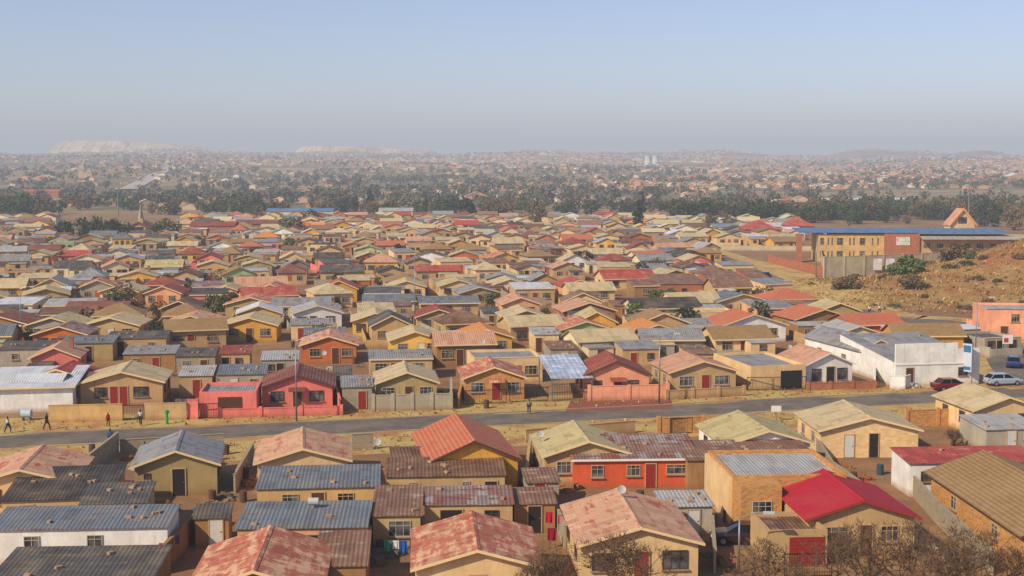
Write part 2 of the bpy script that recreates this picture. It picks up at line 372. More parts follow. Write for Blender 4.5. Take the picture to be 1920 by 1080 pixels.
house(G(895,1062,2.6),7.1,8.0,4,'cream','redcream','cream house with red striped gable roof at bottom centre',hw=2.6,rise=1.0,feat=[('w',-2.2,1.4,1.0,.9),('d',0,.9,2,'brown'),('w',2.2,1.4,1.0,.9)])
shed(695,792,965,'tan','rusty','tan room with rusty roof, window and clothes hung outside, bottom centre',d=6.6,rot=3,z=2.5,rise=.4,feat=[('w',.2,1.5,1.1,1.0)],fm=frameW)
shed(792,965,945,'tan','rustsheets','tan back room with rust and pale striped sheet roof behind the cream house',d=3.6,rot=3,z=2.45,feat=[('d',-1.2,1.5,2.0,'dark'),('w',1.6,1.0,.8,1.2)])
house(G(1200,1018,2.6),7.3,9.2,4,'cream','rustcream','cream house with rust patched roof behind the bare thorn tree, right of centre',hw=2.6,rise=1.0,feat=[('w',-2.3,1.4,1.1,.9),('d',.1,.9,2,'red'),('w',2.2,1.6,1.2,.9)])
shed(1240,1340,950,'grey','lightgrey','small grey corrugated iron shack right of the orange building',d=3.2,rot=4,z=2.1,hw=2.1,rise=.25,feat=[('d',.4,.8,1.8,'white')])
house((23.2,86.6),7.2,8.3,4,'tan','crimson','tan house with plain crimson roof, right foreground',hw=2.6,rise=1.15,fasc='red',feat=[('w',-1.8,1.5,1.1,.9),('w',1.9,1.2,1.1,.9),('d',.3,.8,2,'brown')])
H(1430,1560,1062,'tan','brown','tan flat roofed garage with red door in front of the crimson roof',kind='para',d=4.6,rot=4,hw=2.4,name='garage',cat='garage',feat=[('g',.6,2.3,1.9,'red')],fasc=None,sides=False)
house((36.5,82.5),8.2,17,2,'brick','browntile','yellow brick house with big brown tile roof at the right edge',hw=2.7,rise=1.4,fasc='brown',o=.5)
hb=house(G(1480,985),8.3,8.5,4,'brick','lightgrey','yellow brick flat roofed house with one front window, left of the crimson roof',kind='para',hw=3.7,fasc=None,feat=[('w',-2.9,1.3,1.1,1.3)],fm=frameW)
m=MB(); m.box(-4.4,-4.16,.2,8.4,0,3.5); obj('plastered_side_wall',m.mesh('side_wall',WALL['cream']()),hb)
m=MB(); m.box(-4.1,-1.2,-2.2,-.004,0,3.45); e=obj('front_block',m.mesh('front_block',WALL['brick']()),hb); add_window(hb,-2.6,-2.2,1.2,1.4,1.2,0,frameW,2)
H(-60,137,905,'cream','rustcream','cream house with rust red roof at the left edge below the road',rot=8,z=2.5,d=8,rise=1.0)
H(250,412,930,'olive','grey','olive house with weathered grey roof and dark doorway, left below the road',rot=10,d=7.5,feat=[('d',.2,.95,2.1,'dark'),('w',-2.2,.5,.5,1.4)],rise=1.1,fasc='cream')
H(478,658,862,'cream','rustcream','cream gabled house with pinkish rust roof just below the road',rot=9,z=2.6,d=8,rise=1.0,feat=[])
shed(480,712,915,'sand','bluegrey','sandy back rooms with smooth grey roof in front of pinkish rust roof',d=5.4,rot=5,z=2.4,feat=[('w',-2,1.2,.8,1.2),('w',2,1.2,.8,1.2),('d',0,.9,2,'brown')])
H(800,978,862,'ochre','terracotta','ochre house with tall terracotta tile roof beside the road at centre',rot=10,z=2.8,hw=2.8,rise=1.5,d=11,fasc='brown',feat=[('w',1.5,1,1,1.0)])
shed(722,950,893,'tan','brown','tan outbuilding with dark brown sheet roof below the terracotta roof',d=4.6,rot=4,z=2.5,hw=2.5,feat=[('w',-2.5,.6,.5,1.6),('w',1.5,.6,.5,1.6),('d',3.4,.9,2,'dark')])
shed(737,812,862,'brown','brown','narrow brown roofed store joined to the left side of terracotta house',d=4.2,rot=9,z=2.7,feat=[])
H(1015,1192,850,'tan','greenbeige','tan house with mossy beige gable roof behind the orange building',rot=6,z=2.6,d=8,rise=1.1,feat=[('w',-2,1.2,1,1)])
H(1068,1316,915,'orange','rustsheets','orange red building with four windows under a patchwork sheet roof',kind='flat',rot=3,d=5.8,hw=2.35,rise=.75,o=.2,feat=[('w',-3.1,1.0,1.0,.9),('w',-.2,1.1,.9,1.0),('w',3.4,1.9,.8,1.1),('d',1.2,.8,1.9,'red')],fasc='white')
shed(1285,1538,862,'brown','rusty','long low building with dark rusty roof in front of white gable house',d=5.6,rot=4,z=2.4,feat=[])
H(1352,1528,838,'white','greenbeige','white walled house with green beige roof beside the road, right of centre',rot=7,d=8.5,z=2.2,rise=1.1,hw=2.5,feat=[('w',1,.8,.8,1.2)])
H(1530,1728,858,'paleb','beige','pale brick house with beige roof and open dark doorway, right',rot=2,d=8,rise=1.1,feat=[('d',.4,.8,2.1,'dark'),('d',-1.8,.8,2.0,'white')])
shed(1700,1960,868,'white','red','white building with long rusty red sheet roof at the right',d=4,rot=4,z=2.6,hw=2.6,feat=[('w',-4,.8,.8,1.2)])
H(1815,1960,815,'cream','beige','cream house with beige roof at right edge just below the road',rot=8,d=8)
shed(1842,1960,848,'grey','lightgrey','grey corrugated iron shack at right edge below the road',d=5,rot=8,hw=2.1)
shed(960,1045,945,'brown','rusty','brown shack under the washing, between the two gable roofs at bottom',d=3,rot=4,z=2.1,hw=2.1,feat=[('d',0,.9,1.9,'dark')])
shed(362,432,972,'brown','dark','tiny dark roofed privy left of the peach outbuilding',d=2.2,rot=6,z=2,hw=2.0)
shed(985,1052,905,'block','rusty','small block store between terracotta house and orange building',d=3,rot=6,z=2,hw=2.0)
shed(1555,1640,935,'block','grey','small block store behind the crimson roof',d=3,rot=4,z=2,hw=2.0)
# ---- first row across the road
H(-70,112,768,'white','white','white house with four pale windows at the left edge across the road',kind='u',d=6,rise=.8,rot=4,feat=[('w',-3,1.3,1.1,.9),('w',0,1.3,1.1,.9),('w',2,1.3,1.1,.9),('d',3.6,.9,2,'dark')],fm=frameB)
H(55,162,750,'white','red','white cottage with bright red roof near the left edge',rot=2,d=6,rise=.9,kind='v')
H(-90,135,728,'white','white','long white roofed hall at the left edge',kind='flat',d=11,rot=10,z=2.6,hw=2.6,rise=.5,feat=[])
H(150,308,760,'tan','beige','tan house with beige roof behind the sand boundary wall, left',rot=8,feat=[('w',-2.2,1.3,1.1,.9),('d',-.8,.8,2,'red'),('d',.2,.8,2,'red'),('w',2,1.6,1.1,.9)])
H(488,628,768,'pink','brownred','pink house with maroon gable roof and dark windows, across the road',rot=7,feat=[('w',-2.1,1.4,1.1,.9),('d',0,.9,2,'brown'),('w',2,1.5,1.1,.9),('c',0,'brownred')],fm=frameB,fasc='brown',rise=1.2)
H(370,486,783,'pink','grey','pink garage block joined to the left of the pink house',kind='para',d=6,rot=6,hw=2.7,name='garage',cat='garage',feat=[('g',.2,2.4,2.1,'brown')],fasc=None,sides=False)
H(703,824,760,'olive','beige','olive grey house with beige roof behind a concrete wall, across the road',rot=7,rise=1.1,feat=[('w',-2,1.3,1.1,.9),('d',.2,.8,2,'brown'),('w',2,1.3,1.1,.9)])
H(866,988,750,'brick','redcream','cream and yellow brick house with red striped roof across the road at centre',rot=6,rise=1.15,feat=[('w',-1.9,1.4,1.1,.9),('d',.2,.9,2,'red'),('w',2.1,1.4,1.1,.9),('c',.2,'redcream')],fm=frameW)
H(1090,1222,748,'salmon','redtile','salmon house with dark red tile roof beside the silver carport',rot=5,rise=1.5,hw=2.7,feat=[('w',-2.1,.9,1.2,.9),('w',1.9,1.1,1.2,.9),('d',.1,.9,2.0,'red'),('c',.1,'redtile')],fm=frameB,fasc='brown')
H(1250,1386,737,'tan','pinktile','tan house with faded pink roof and red door, right of the salmon house',rot=10,rise=1.15,feat=[('w',-2,1.6,1.1,.9),('d',.3,.9,2,'red'),('w',2.2,1.7,1.1,.9)],fm=frameW)
H(1400,1518,730,'cream','grey','cream flat roofed garage wing beside the white arched house',kind='para',d=11,rot=14,hw=2.8,name='garage',cat='garage',feat=[('g',1.6,2.6,2.1,'dark')],fasc=None,sides=False)
H(1502,1605,722,'white','pinktile','white house with black trimmed openings and faded pink roof',rot=14,rise=1.3,feat=[('w',-1.6,1.2,1.4,.6),('d',.2,1.0,2.1,'dark'),('w',1.7,1.3,1.4,.6)],fm=frameB,fasc='white')
shp=H(1665,1845,722,'white','grey','white shop with tall stepped parapet and grey roof by the junction',kind='flat',d=15,rot=10,hw=2.9,rise=1.3,o=.05,name='shop',cat='shop',feat=[('d',-3.5,.9,2.1,'white'),('w',4,1.0,1.0,1.2)],fasc=None,sides=False)
m=MB(); q=5.2; m.box(-q-.1,q+.1,-.28,-.02,0,2.6); m.box(-q-.1,2.5,-.28,-.02,2.602,5.0); m.box(2.502,q+.1,-.28,-.02,2.602,4.3); obj('parapet_front',m.mesh('parapet',WALL['white']()),shp)
m=MB(); m.box(-q-.14,q+.14,-.36,-.282,2.5,2.65); obj('ledge',m.mesh('ledge',FAS['white']),shp)
add_door(shp,-3.5,-.28,.05,.9,2.1,'brown'); add_window(shp,3.2,-.28,1.1,1.2,1.0,0,frameB,2)
H(1605,1690,700,'white','grey','grey roofed wing behind the left side of the white shop',kind='v',d=14,rot=16,z=0,hw=3,rise=1.2,feat=[])
# carport
c,w=W(1032,1112,752); ct=thing('carport','carport with silver and blue striped roof left of the salmon house','carport',(c[0],c[1],0),R(8)); PLACED.append((c[0],c[1]+3,4))
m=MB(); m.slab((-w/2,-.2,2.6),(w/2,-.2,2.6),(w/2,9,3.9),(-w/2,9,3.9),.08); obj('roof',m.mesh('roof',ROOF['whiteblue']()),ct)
for sx in (-1,1):
    for yy,zz in ((0,2.5),(8.8,3.75)):
        m=MB(); m.box(sx*(w/2-.15)-.06,sx*(w/2-.15)+.06,yy-.06,yy+.06,0,zz); obj('post',m.mesh('post',steel),ct)
m=MB()
for i in range(24):
    x=-w/2+.2+i*(w-.4)/23; m.tube((x,-.05,.05),(x,-.05,1.9),.02,.02,4)
m.box(-w/2+.15,w/2-.15,-.08,-.03,1.0,1.05); m.box(-w/2+.15,w/2-.15,-.08,-.03,1.9,1.95); obj('gate',m.mesh('gate',blackm),ct)
# ---- second row and mid rows, hand placed
T=[
(690,815,712,'tan','grey','tan flat roofed rooms behind the olive grey house','flat',.4),
(885,1022,718,'cream','grey','cream flat roofed building with blue window behind the striped roof house','para',0),
(728,830,672,'yellow','beige','yellow house with beige gable roof above the tan flat roofed rooms','v',1.1),
(862,964,667,'ochre','orange','ochre house with bright orange tile roof left of centre','v',1.1),
(562,672,682,'terra','rustcream','terracotta walled house with rust patched roof left of the yellow house','v',1.1),
(1048,1150,650,'green','redcream','pale green house with worn red roof behind the silver carport','v',1.1),
(1180,1286,657,'yellow','orange','yellow house with orange roof behind the faded pink roof','v',1.1),
(1345,1480,642,'white','terracotta','white gabled house with terracotta roof left of the shop','v',1.6),
(1484,1604,628,'brown','terracotta','brown house with broad terracotta tile roof behind the white gabled house','v',1.4),
(658,752,632,'yellow','beige','yellow house with beige roof between two lanes, left of centre','v',1.1),
(778,868,624,'tan','redtile','tan house with dark red roof near the centre','v',1.1),
(942,1032,626,'tan','beige','tan house with plain beige roof and brown door, centre','v',1.1),
(1052,1158,612,'redbrick','pinktile','red brick house with faded pink roof, right of centre','v',1.3),
(414,522,642,'ochre','beige','ochre house with beige roof, left of the parked yards','v',1.1),
(305,412,638,'yellow','rustcream','yellow house with rust red roof left of the ochre house','v',1.1),
(152,264,642,'tan','beige','tan house with beige roof, left, behind flat grey roofs','v',1.1),
(46,150,642,'grey','greenbeige','grey house with mossy roof near left edge','v',1.1),
(-70,58,640,'brown','brownred','brown house with maroon roof at the left edge','v',1.3),
(1186,1320,606,'offwhite','black','long off white house with black tile roof, right of centre','u',1.3),
(1340,1445,592,'cream','bluegrey','cream house with blue grey sheet roof above the terracotta roofs','v',1.2),
(1440,1540,588,'redbrick','terracotta','red brick house with terracotta hipped roof near the hill','hip',1.6),
(600,672,566,'ochre','red','ochre house with bright red gable roof, left of centre','v',1.5),
(508,620,602,'cream','grey','cream house with wide grey roof, left of the dark green trees','u',1.0),
(786,900,596,'tan','bluegrey','tan house under a blue grey sheet roof, centre','u',.8),
(680,780,592,'offwhite','bluegrey','off white house under a blue grey sheet roof, centre left','u',.8),
(270,342,575,'peach','redtile','peach house with dark red roof, left','v',1.2),
(185,262,572,'cream','beige','cream house with tidy beige roof, left','v',1.1),
(385,462,574,'cream','greenbeige','cream house with mossy beige roof, left of centre','v',1.1),
(470,545,570,'yellow','redcream','yellow house with worn red roof, left of centre','v',1.1),
(725,800,562,'cream','beige','cream house with beige roof at centre','v',1.1),
(822,898,560,'cream','greenbeige','cream house with mossy roof right of the plain cream one','v',1.1),
(920,995,558,'offwhite','beige','off white house with beige roof at centre','v',1.1),
(1050,1125,560,'peach','red','peach house with bright red roof at centre right','v',1.1),
(938,1015,598,'peach','rustcream','peach house with rust patched roof at centre','v',1.1),
(118,235,612,'pink','brownred','pink house with maroon roof at left','u',1.1),
(300,372,606,'brown','brown','brown house with brown sheet roof at left','v',1.1),
(1130,1232,545,'cream','red','cream house with broad bright red roof above the rusty long roofs','u',1.5),
(1590,1700,640,'brown','terracotta','brown wing with terracotta roof behind the white shop','u',1.2),
(420,520,598,'olive','redcream','olive house with worn red roof, behind the ochre house','v',1.1),
(1185,1300,560,'brown','rusty','brown hall with rusty roof, right of centre','flat',.8),
]
for (x0,x1,yb,wa,ro,lb,kd,rs) in T:
    kk=dict(lod=1,rise=rs if rs else 1)
    if kd=='para': kk['hw']=3.0
    if kd=='flat': kk['o']=.15
    H(x0,x1,yb,wa,ro,lb,kind=kd,d=7.5 if kd!='flat' else 5,rot=None if x0<1500 else 12,**kk)
mh=H(1848,2010,640,'salmon','lightgrey','salmon flat roofed modern house at the right edge by the junction',kind='para',d=10,rot=-8,hw=4.6,feat=[('w',-2,1.2,1.2,2.8),('w',1.5,1.2,1.2,2.8),('d',-3.5,1,2.1,'brown')],fasc='red',lod=1)
for i,(x0,x1,yb,l) in enumerate([(1236,1330,560,'left one of the three'),(1335,1405,553,'middle one of the three'),(1408,1446,547,'right one of the three')]):
    shed(x0,x1,yb,'redbrick','rusty','brick hall with long rusty brown roof, '+l,d=11,rot=8,hw=2.8,rise=1.0,feat=[('w',0,1,1,1)],lod=1,cat='hall',name='hall')
L2=[(200,312,668,'tan','dark','tan shed with dark flat roof in front of the tan beige roofed house'),(0,118,690,'grey','dark','grey shed with dark roof at left edge behind the white hall'),(115,212,678,'olive','bluegrey','olive shed with blue grey roof, left, behind beige roofed house'),
(330,405,705,'block','dark','roofless looking block rooms beside the grey lean to'),(385,470,700,'tan','redtile','tan room with small dark red roof, left of the terracotta walled house'),(408,500,742,'grey','bluegrey','grey shacks with blue grey roof behind the pink garage'),(625,662,745,'olive','dark','narrow dark roofed shed right of the pink house'),
(640,700,768,'block','grey','unplastered block room between pink house and concrete wall'),(490,560,712,'grey','lightgrey','pale shack behind the maroon gable roof'),(1290,1350,640,'tan','grey','tan back room right of the orange roofed yellow house'),(570,650,660,'blue','bluegrey','bluish shack behind the terracotta walled house'),(905,940,615,'grey','dark','grey carport shed between the dark red and beige roofs'),
(1150,1190,600,'brown','rusty','rusty lean to between red brick and black roofed houses'),(840,868,668,'cream','white','tall narrow white roofed outbuilding beside the orange roof'),(1000,1050,660,'cream','lightgrey','cream back room left of the pale green house'),(1290,1345,700,'tan','rusty','rusty roofed tan room behind the faded pink roof'),(140,190,760,'tan','brown','small brown roofed kiosk beside the red roofed white cottage'),
(335,400,745,'tan','lightgrey','tan shack with pale roof left of the pink garage'),(1030,1085,690,'block','rusty','block room with rusty roof behind the silver carport'),(1165,1240,690,'tan','grey','tan room with grey roof behind the dark red tile roof'),(545,625,640,'cream','grey','cream shack behind the bluish shack, left of centre'),(232,330,700,'brown','grey','brown shed with grey roof left of the block rooms')]
for (x0,x1,yb,wa,ro,lb) in L2: shed(x0,x1,yb,wa,ro,lb,d=5,rot=8,lod=1)
# ------------------------------------------------------------------ terrain
def hill(x,y):
    if x<46 or y<200 or y>380: return 0
    t=max(0,min(1,(x-50)/100))
    e=19*(t**1.25)*S((y-224-max(0,(76-x))*.5)/62)*(1-S((y-(256+(x-70)*.6))/46))
    if e>.05: e+=min(1,e)*(.6*mn.noise((x/16,y/16,0))+.25*mn.noise((x/5,y/5,3)))
    return max(0,e)
def far(x,y):
    d=math.hypot(x,y); a=x/max(y,1)
    a=max(-.8,min(.8,a))
    pk=54-34*max(0,a)-16*min(0,a)+4*math.sin(a*19)+2*math.sin(a*43+1)
    z=0
    if d>1000:
        z=pk*(min(1,(d-1000)/3600))**1.1
        z+=S((d-1200)/1500)*(6*math.sin(x/310+y/700)*math.cos(y/420)+4.0*math.sin(x/170+2)*math.sin(y/260+x/400))
        if d>4200:
            q=S((d-4400)/500)*(1-S((d-5400)/900))
            rg=7*math.exp(-((a-.02)/.07)**2)+15*math.exp(-((a-.14)/.05)**2)+26*math.exp(-((a-.262)/.02)**2)+19*math.exp(-((a-.30)/.045)**2)+22*math.exp(-((a-.352)/.016)**2)+7*math.exp(-((a+.13)/.05)**2)+2.5*math.sin(a*90)+1.8*math.sin(a*210)
            z+=q*max(-4,rg)
    return z
def hz(x,y):
    return hill(x,y)+far(x,y)
xs=[];ys=[]
NX=270
for i in range(NX+1):
    t=(i/NX*2-1); xs.append(7600*math.sinh(t*4.2)/math.sinh(4.2))
y=-200
while y<9600:
    ys.append(y); y+=(3.5 if y<330 else max(5,abs(y)*.016)) if y>60 else 40
ys.append(9600)
v=[(x,y,hz(x,y)) for y in ys for x in xs]
n=NX+1; f=[(j*n+i,j*n+i+1,(j+1)*n+i+1,(j+1)*n+i) for j in range(len(ys)-1) for i in range(NX)]
gm=bpy.data.meshes.new('ground'); gm.from_pydata(v,[],f); gm.polygons.foreach_set('use_smooth',[True]*len(f))
t=NT('ground_dry_earth'); p=t.pos(); px=t.sep(p)
n1=t.ramp(t.noise(p,.05,6,.65),.4,.62); n2=t.ramp(t.noise(p,.35,6,.7),.4,.65); n3=t.noise(p,3,5,.7)
c=t.mix(n1,lin('9a6e48'),lin('b0885a')); c=t.mix(t.math('MULTIPLY',n2,.55),c,lin('76604c'))
hf=t.ramp(px[2],.03,.6); nh=t.ramp(t.noise(p,.09,7,.75),.4,.6)
hc=t.mix(nh,lin('a8683c'),lin('b8965a')); hc=t.mix(t.math('MULTIPLY',t.ramp(t.noise(p,.4,6,.7),.42,.65),.6),hc,lin('8a7444')); c=t.mix(t.math('MULTIPLY',hf,t.ramp(px[1],900,500)),c,hc)
ff=t.ramp(px[1],560,800); nf=t.ramp(t.noise(p,.004,6,.65),.42,.58); nf2=t.ramp(t.noise(p,.03,5,.7),.4,.65)
fc=t.mix(nf,lin('746c48'),lin('ba9e6c')); fc=t.mix(t.math('MULTIPLY',nf2,.45),fc,lin('5c5a42'))
fc=t.mix(t.math('MULTIPLY',t.ramp(px[1],4300,4800),.85),fc,lin('4e5040')); c=t.mix(ff,c,fc)
c=t.mix(t.math('MULTIPLY',n3,.5),c,sc(lin('6b5138'),.8)); t.base(c); t.bump(n3,.6,.2)
gm.materials.append(t.m); struct(obj('ground',gm))
# ---- roads
asph=NT('asphalt'); p=asph.pos(); a=asph.noise(p,.25,5); b=asph.noise(p,9,4)
cc=asph.mix(asph.ramp(a,.35,.7),asph.mix(b,(.105,.088,.076),(.15,.128,.11)),(.20,.165,.13)); cc=asph.mix(asph.math('MULTIPLY',asph.ramp(asph.noise(p,.7,6,.75),.48,.7),.6),cc,(.28,.20,.135))
asph.base(cc); asph.bump(b,.3,.02); asph.b.inputs['Specular IOR Level'].default_value=.1; asph.b.inputs['Roughness'].default_value=1.0; asph=asph.m
vg=NT('dry_verge'); p=vg.pos(); a=vg.ramp(vg.noise(p,.16,6,.75),.38,.56); b=vg.noise(p,4,5,.8)
vc_=vg.mix(a,lin('b67c4e'),lin('cdb26a')); vc_=vg.mix(vg.math('MULTIPLY',vg.ramp(vg.noise(p,1.1,6,.8),.48,.66),.45),vc_,lin('98884c'))
vg.base(vg.mix(vg.math('MULTIPLY',b,.4),vc_,lin('6c5a3c'))); vg.bump(b,.7,.15); vg=vg.m
def path(pts,n=12):
    out=[]
    P_=[pts[0]]+pts+[pts[-1]]
    for i in range(1,len(P_)-2):
        for k in range(n):
            t=k/n; q=[]
            for ax in (0,1):
                a,b,c,d=P_[i-1][ax],P_[i][ax],P_[i+1][ax],P_[i+2][ax]
                q.append(.5*((2*b)+(-a+c)*t+(2*a-5*b+4*c-d)*t*t+(-a+3*b-3*c+d)*t**3))
            out.append(tuple(q))
    out.append(pts[-1]); return out
def offs(pl,o):
    r=[]
    for i,p in enumerate(pl):
        a=pl[max(0,i-1)]; b=pl[min(len(pl)-1,i+1)]; dx,dy=b[0]-a[0],b[1]-a[1]; L=math.hypot(dx,dy) or 1
        r.append((p[0]-dy/L*o,p[1]+dx/L*o))
    return r
def strip(name,pl,o0,o1,z,mat,zf=None):
    A=offs(pl,o0);B=offs(pl,o1); m=MB()
    for i in range(len(pl)-1):
        q=[A[i],A[i+1],B[i+1],B[i]]
        m.poly([(x,y,z+(zf(x,y) if zf else 0)) for x,y in q])
    return struct(obj(name,m.mesh(name,mat)))
def kerb(name,pl,o0,o1,h,mat):
    A=offs(pl,o0);B=offs(pl,o1); m=MB()
    for i in range(len(pl)-1):
        a0,a1,b0,b1=A[i],A[i+1],B[i],B[i+1]
        m.poly([(*a0,h),(*a1,h),(*b1,h),(*b0,h)]); m.poly([(*a0,0),(*a1,0),(*a1,h),(*a0,h)]); m.poly([(*b1,0),(*b0,0),(*b0,h),(*b1,h)])
    return struct(obj(name,m.mesh(name,mat)))
main=[G(x,y) for x,y in [(-500,842),(-200,836),(0,828),(400,811),(700,798),(1000,783),(1300,768),(1500,757),(1700,747),(1920,737),(2300,720)]]
mp=path(main)
strip('verge',mp,-13,12,.004,vg); strip('road',mp,-3.4,3.4,.010,asph)
kb=plain('kerb_stone','a68f70',var=.35)
kerb('kerb',mp,3.4,3.54,.08,kb); kerb('kerb',mp,-3.54,-3.4,.08,kb)
wl=plain('road_paint','8e8676',var=.3); m=MB(); A=offs(mp,-.05);B=offs(mp,.05)
for i in range(4,len(mp)-1,6): m.poly([(*A[i],.014),(*A[i+1],.014),(*B[i+1],.014),(*B[i],.014)])
struct(obj('road_markings',m.mesh('road_markings',wl)))
rq=random.Random(77); m=MB()
for i in range(34):
    k=rq.randrange(8,len(mp)-8); s=rq.choice([-1,1]); c0=offs(mp,s*rq.uniform(2.7,3.2))[k]; L_=rq.uniform(1.5,5); a=math.atan2(mp[k+1][1]-mp[k][1],mp[k+1][0]-mp[k][0])
    pts=[]
    for j in range(14):
        t_=6.283*j/14; u_=math.cos(t_)*L_*rq.uniform(.7,1.1); v_=math.sin(t_)*rq.uniform(.25,.6)*.6
        pts.append((c0[0]+u_*math.cos(a)-v_*math.sin(a),c0[1]+u_*math.sin(a)+v_*math.cos(a),.0145+.0002*i))
    m.poly(pts)
struct(obj('road_dust',m.mesh('road_dust',vg)))
r2=path([G(2000,728),G(1915,700),G(1885,660),G(1850,625),G(1780,606),G(1690,600),G(1620,588),G(1560,560),G(1500,540),G(1420,515),G(1345,482),G(1300,468)])
strip('side_verge',r2,-8,7,.03,vg,hill); strip('side_road',r2,-3,3,.06,asph,hill)
m=MB(); ap=[G(1345,498),G(1440,512),G(1535,535),G(1530,516),G(1440,492),G(1350,474)]
m.poly([(*q,.012) for q in ap]); struct(obj('grass_patch',m.mesh('grass_patch',vg)))
def fwp(p0,p1,n=40): return [(p0[0]+(p1[0]-p0[0])*i/n,p0[1]+(p1[1]-p0[1])*i/n) for i in range(n+1)]
pale=plain('pale_tar','b4aa9c')
strip('distant_road',fwp((-330,1150),(-930,3900)),-8,8,1.0,pale,hz)
strip('distant_road',fwp((-430,1350),(-1380,4300)),-8,8,1.0,vg,hz)
m=MB(); a=G(1060,772);b=G(1262,766);c_=G(1258,748);d_=G(1070,752)
m.poly([(*a,.02),(*b,.02),(*c_,.02),(*d_,.02)]); struct(obj('driveway',m.mesh('driveway',brickm('paving','985848','84483a','785848',.25,.12))))
# ------------------------------------------------------------------ boundary walls
def ywall(pts,h,mat,label,cat='wall',name='boundary_wall',t=.16,z=0,posts=0,group=None):
    m=MB(); co=MB()
    for (a,b) in zip(pts[:-1],pts[1:]):
        L=math.hypot(b[0]-a[0],b[1]-a[1]); an=math.atan2(b[1]-a[1],b[0]-a[0]); T_=(math.cos(an),math.sin(an),a[0],a[1],z); m.T=T_; co.T=T_
        m.box(0,L,-t/2,t/2,-.5,h); co.box(-.03,L+.03,-t/2-.04,t/2+.04,h+.002,h+.07)
        if posts:
            k=max(1,int(L/posts))
            for i in range(k+1): co.box(L*i/k-.17,L*i/k+.17,-t/2-.09,t/2+.09,0,h+.2)
    o=obj(name,m.mesh(name,mat)); tag(o,label,cat,group)
    obj('coping',co.mesh('coping',mat),o); return o
def yw(px,h,mat,label,**k): return ywall([G(*q) for q in px],h,mat,label,**k)
yw([(92,792),(230,789)],1.7,WALL['sand'](),'sand coloured boundary wall left of the black gate, left of pink house')
yw([(272,788),(350,787)],1.7,WALL['tan'](),'short tan wall between black gate and pink garage')
yw([(352,786),(372,786)],2.0,WALL['pink'](),'tall pink gatepost wall at left of pink garage')
yw([(412,784),(640,778)],.9,WALL['pink'](),'low pink wall in front of the pink house',posts=4)
yw([(638,778),(628,742)],1.6,WALL['pink'](),'pink side wall right of the pink house')
yw([(700,772),(846,768)],1.7,concrete,'pale concrete wall in front of the olive grey house',posts=2)
yw([(846,768),(846,735)],1.6,concrete,'concrete side wall between olive and striped roof houses')
yw([(1105,752),(1252,748)],1.6,WALL['salmon'](),'salmon wall in front of the dark red tile roof',posts=4)
yw([(1252,748),(1246,715)],1.5,WALL['salmon'](),'salmon side wall beside the faded pink roof house')
yw([(1515,732),(1640,728)],.8,WALL['redbrick'](),'low red brick wall in front of the white arched house',posts=2.2)
yw([(1640,728),(1640,700)],1.5,WALL['white'](),'white wall left of the shop')
yw([(1668,729),(1696,730),(1706,727)],1.5,WALL['white'](),'curved white forecourt wall of the shop')
yw([(1815,612),(1870,622),(1920,640)],1.0,WALL['salmon'](),'salmon garden wall of the modern house',posts=3)
yw([(1440,492),(1545,518)],2.0,WALL['redbrick'](),'red brick wall beside the side road below the school')
PC=wallm('precast','cdbc98')
yw([(1545,524),(1620,521),(1762,514)],5.0,PC,'tall grey brown precast wall in front of the school',posts=5)
yw([(1545,524),(1535,470)],3.0,PC,'precast wall running back left of the school')
yw([(1340,470),(1535,472)],1.6,PC,'low pale wall left of the school along the side road')
yw([(995,850),(985,935)],1.7,WALL['tan'](),'tan side wall right of the terracotta house')
yw([(1530,850),(1560,900),(1640,960)],1.5,WALL['block'](),'block wall behind the yellow brick flat roofed house')
yw([(1690,905),(1760,985),(1860,1080)],1.6,WALL['block'](),'long block wall left of the brown tile roof')
yw([(165,895),(222,848)],1.8,WALL['block'](),'dark block wall left of the olive house')
yw([(440,925),(475,862)],1.5,WALL['block'](),'block wall right of the olive house')
yw([(300,1080),(385,990)],1.7,WALL['brown'](),'brown wall between the white building and rust red roof')
yw([(690,1075),(700,985)],1.7,WALL['tan'](),'tan wall left of the room with hung clothes')
yw([(1340,1075),(1335,1000)],1.4,WALL['block'](),'block wall right of the rust patched house at bottom')
yw([(1235,815),(1320,812)],1.6,WALL['brick'](),'yellow brick wall beside the road, right of centre',posts=2.5)
yw([(1700,800),(1815,796)],1.6,WALL['brick'](),'yellow brick wall by the road at the right',posts=3)
yw([(660,845),(700,843)],1.5,WALL['block'](),'stack of grey block walling by the road')
yw([(225,850),(420,838)],1.2,WALL['block'](),'low block wall behind the olive house beside the road')
yw([(985,830),(1190,812)],1.2,WALL['tan'](),'low tan wall behind the mossy roofed house beside the road')
yw([(1020,935),(1060,1030)],1.6,WALL['block'](),'block wall left of the rust patched house at bottom')
yw([(860,765),(868,735)],1.4,WALL['brick'](),'short brick wall left of the striped roof house')
yw([(1250,750),(1395,742)],1.0,WALL['tan'](),'low tan wall in front of the faded pink roof house',posts=3)
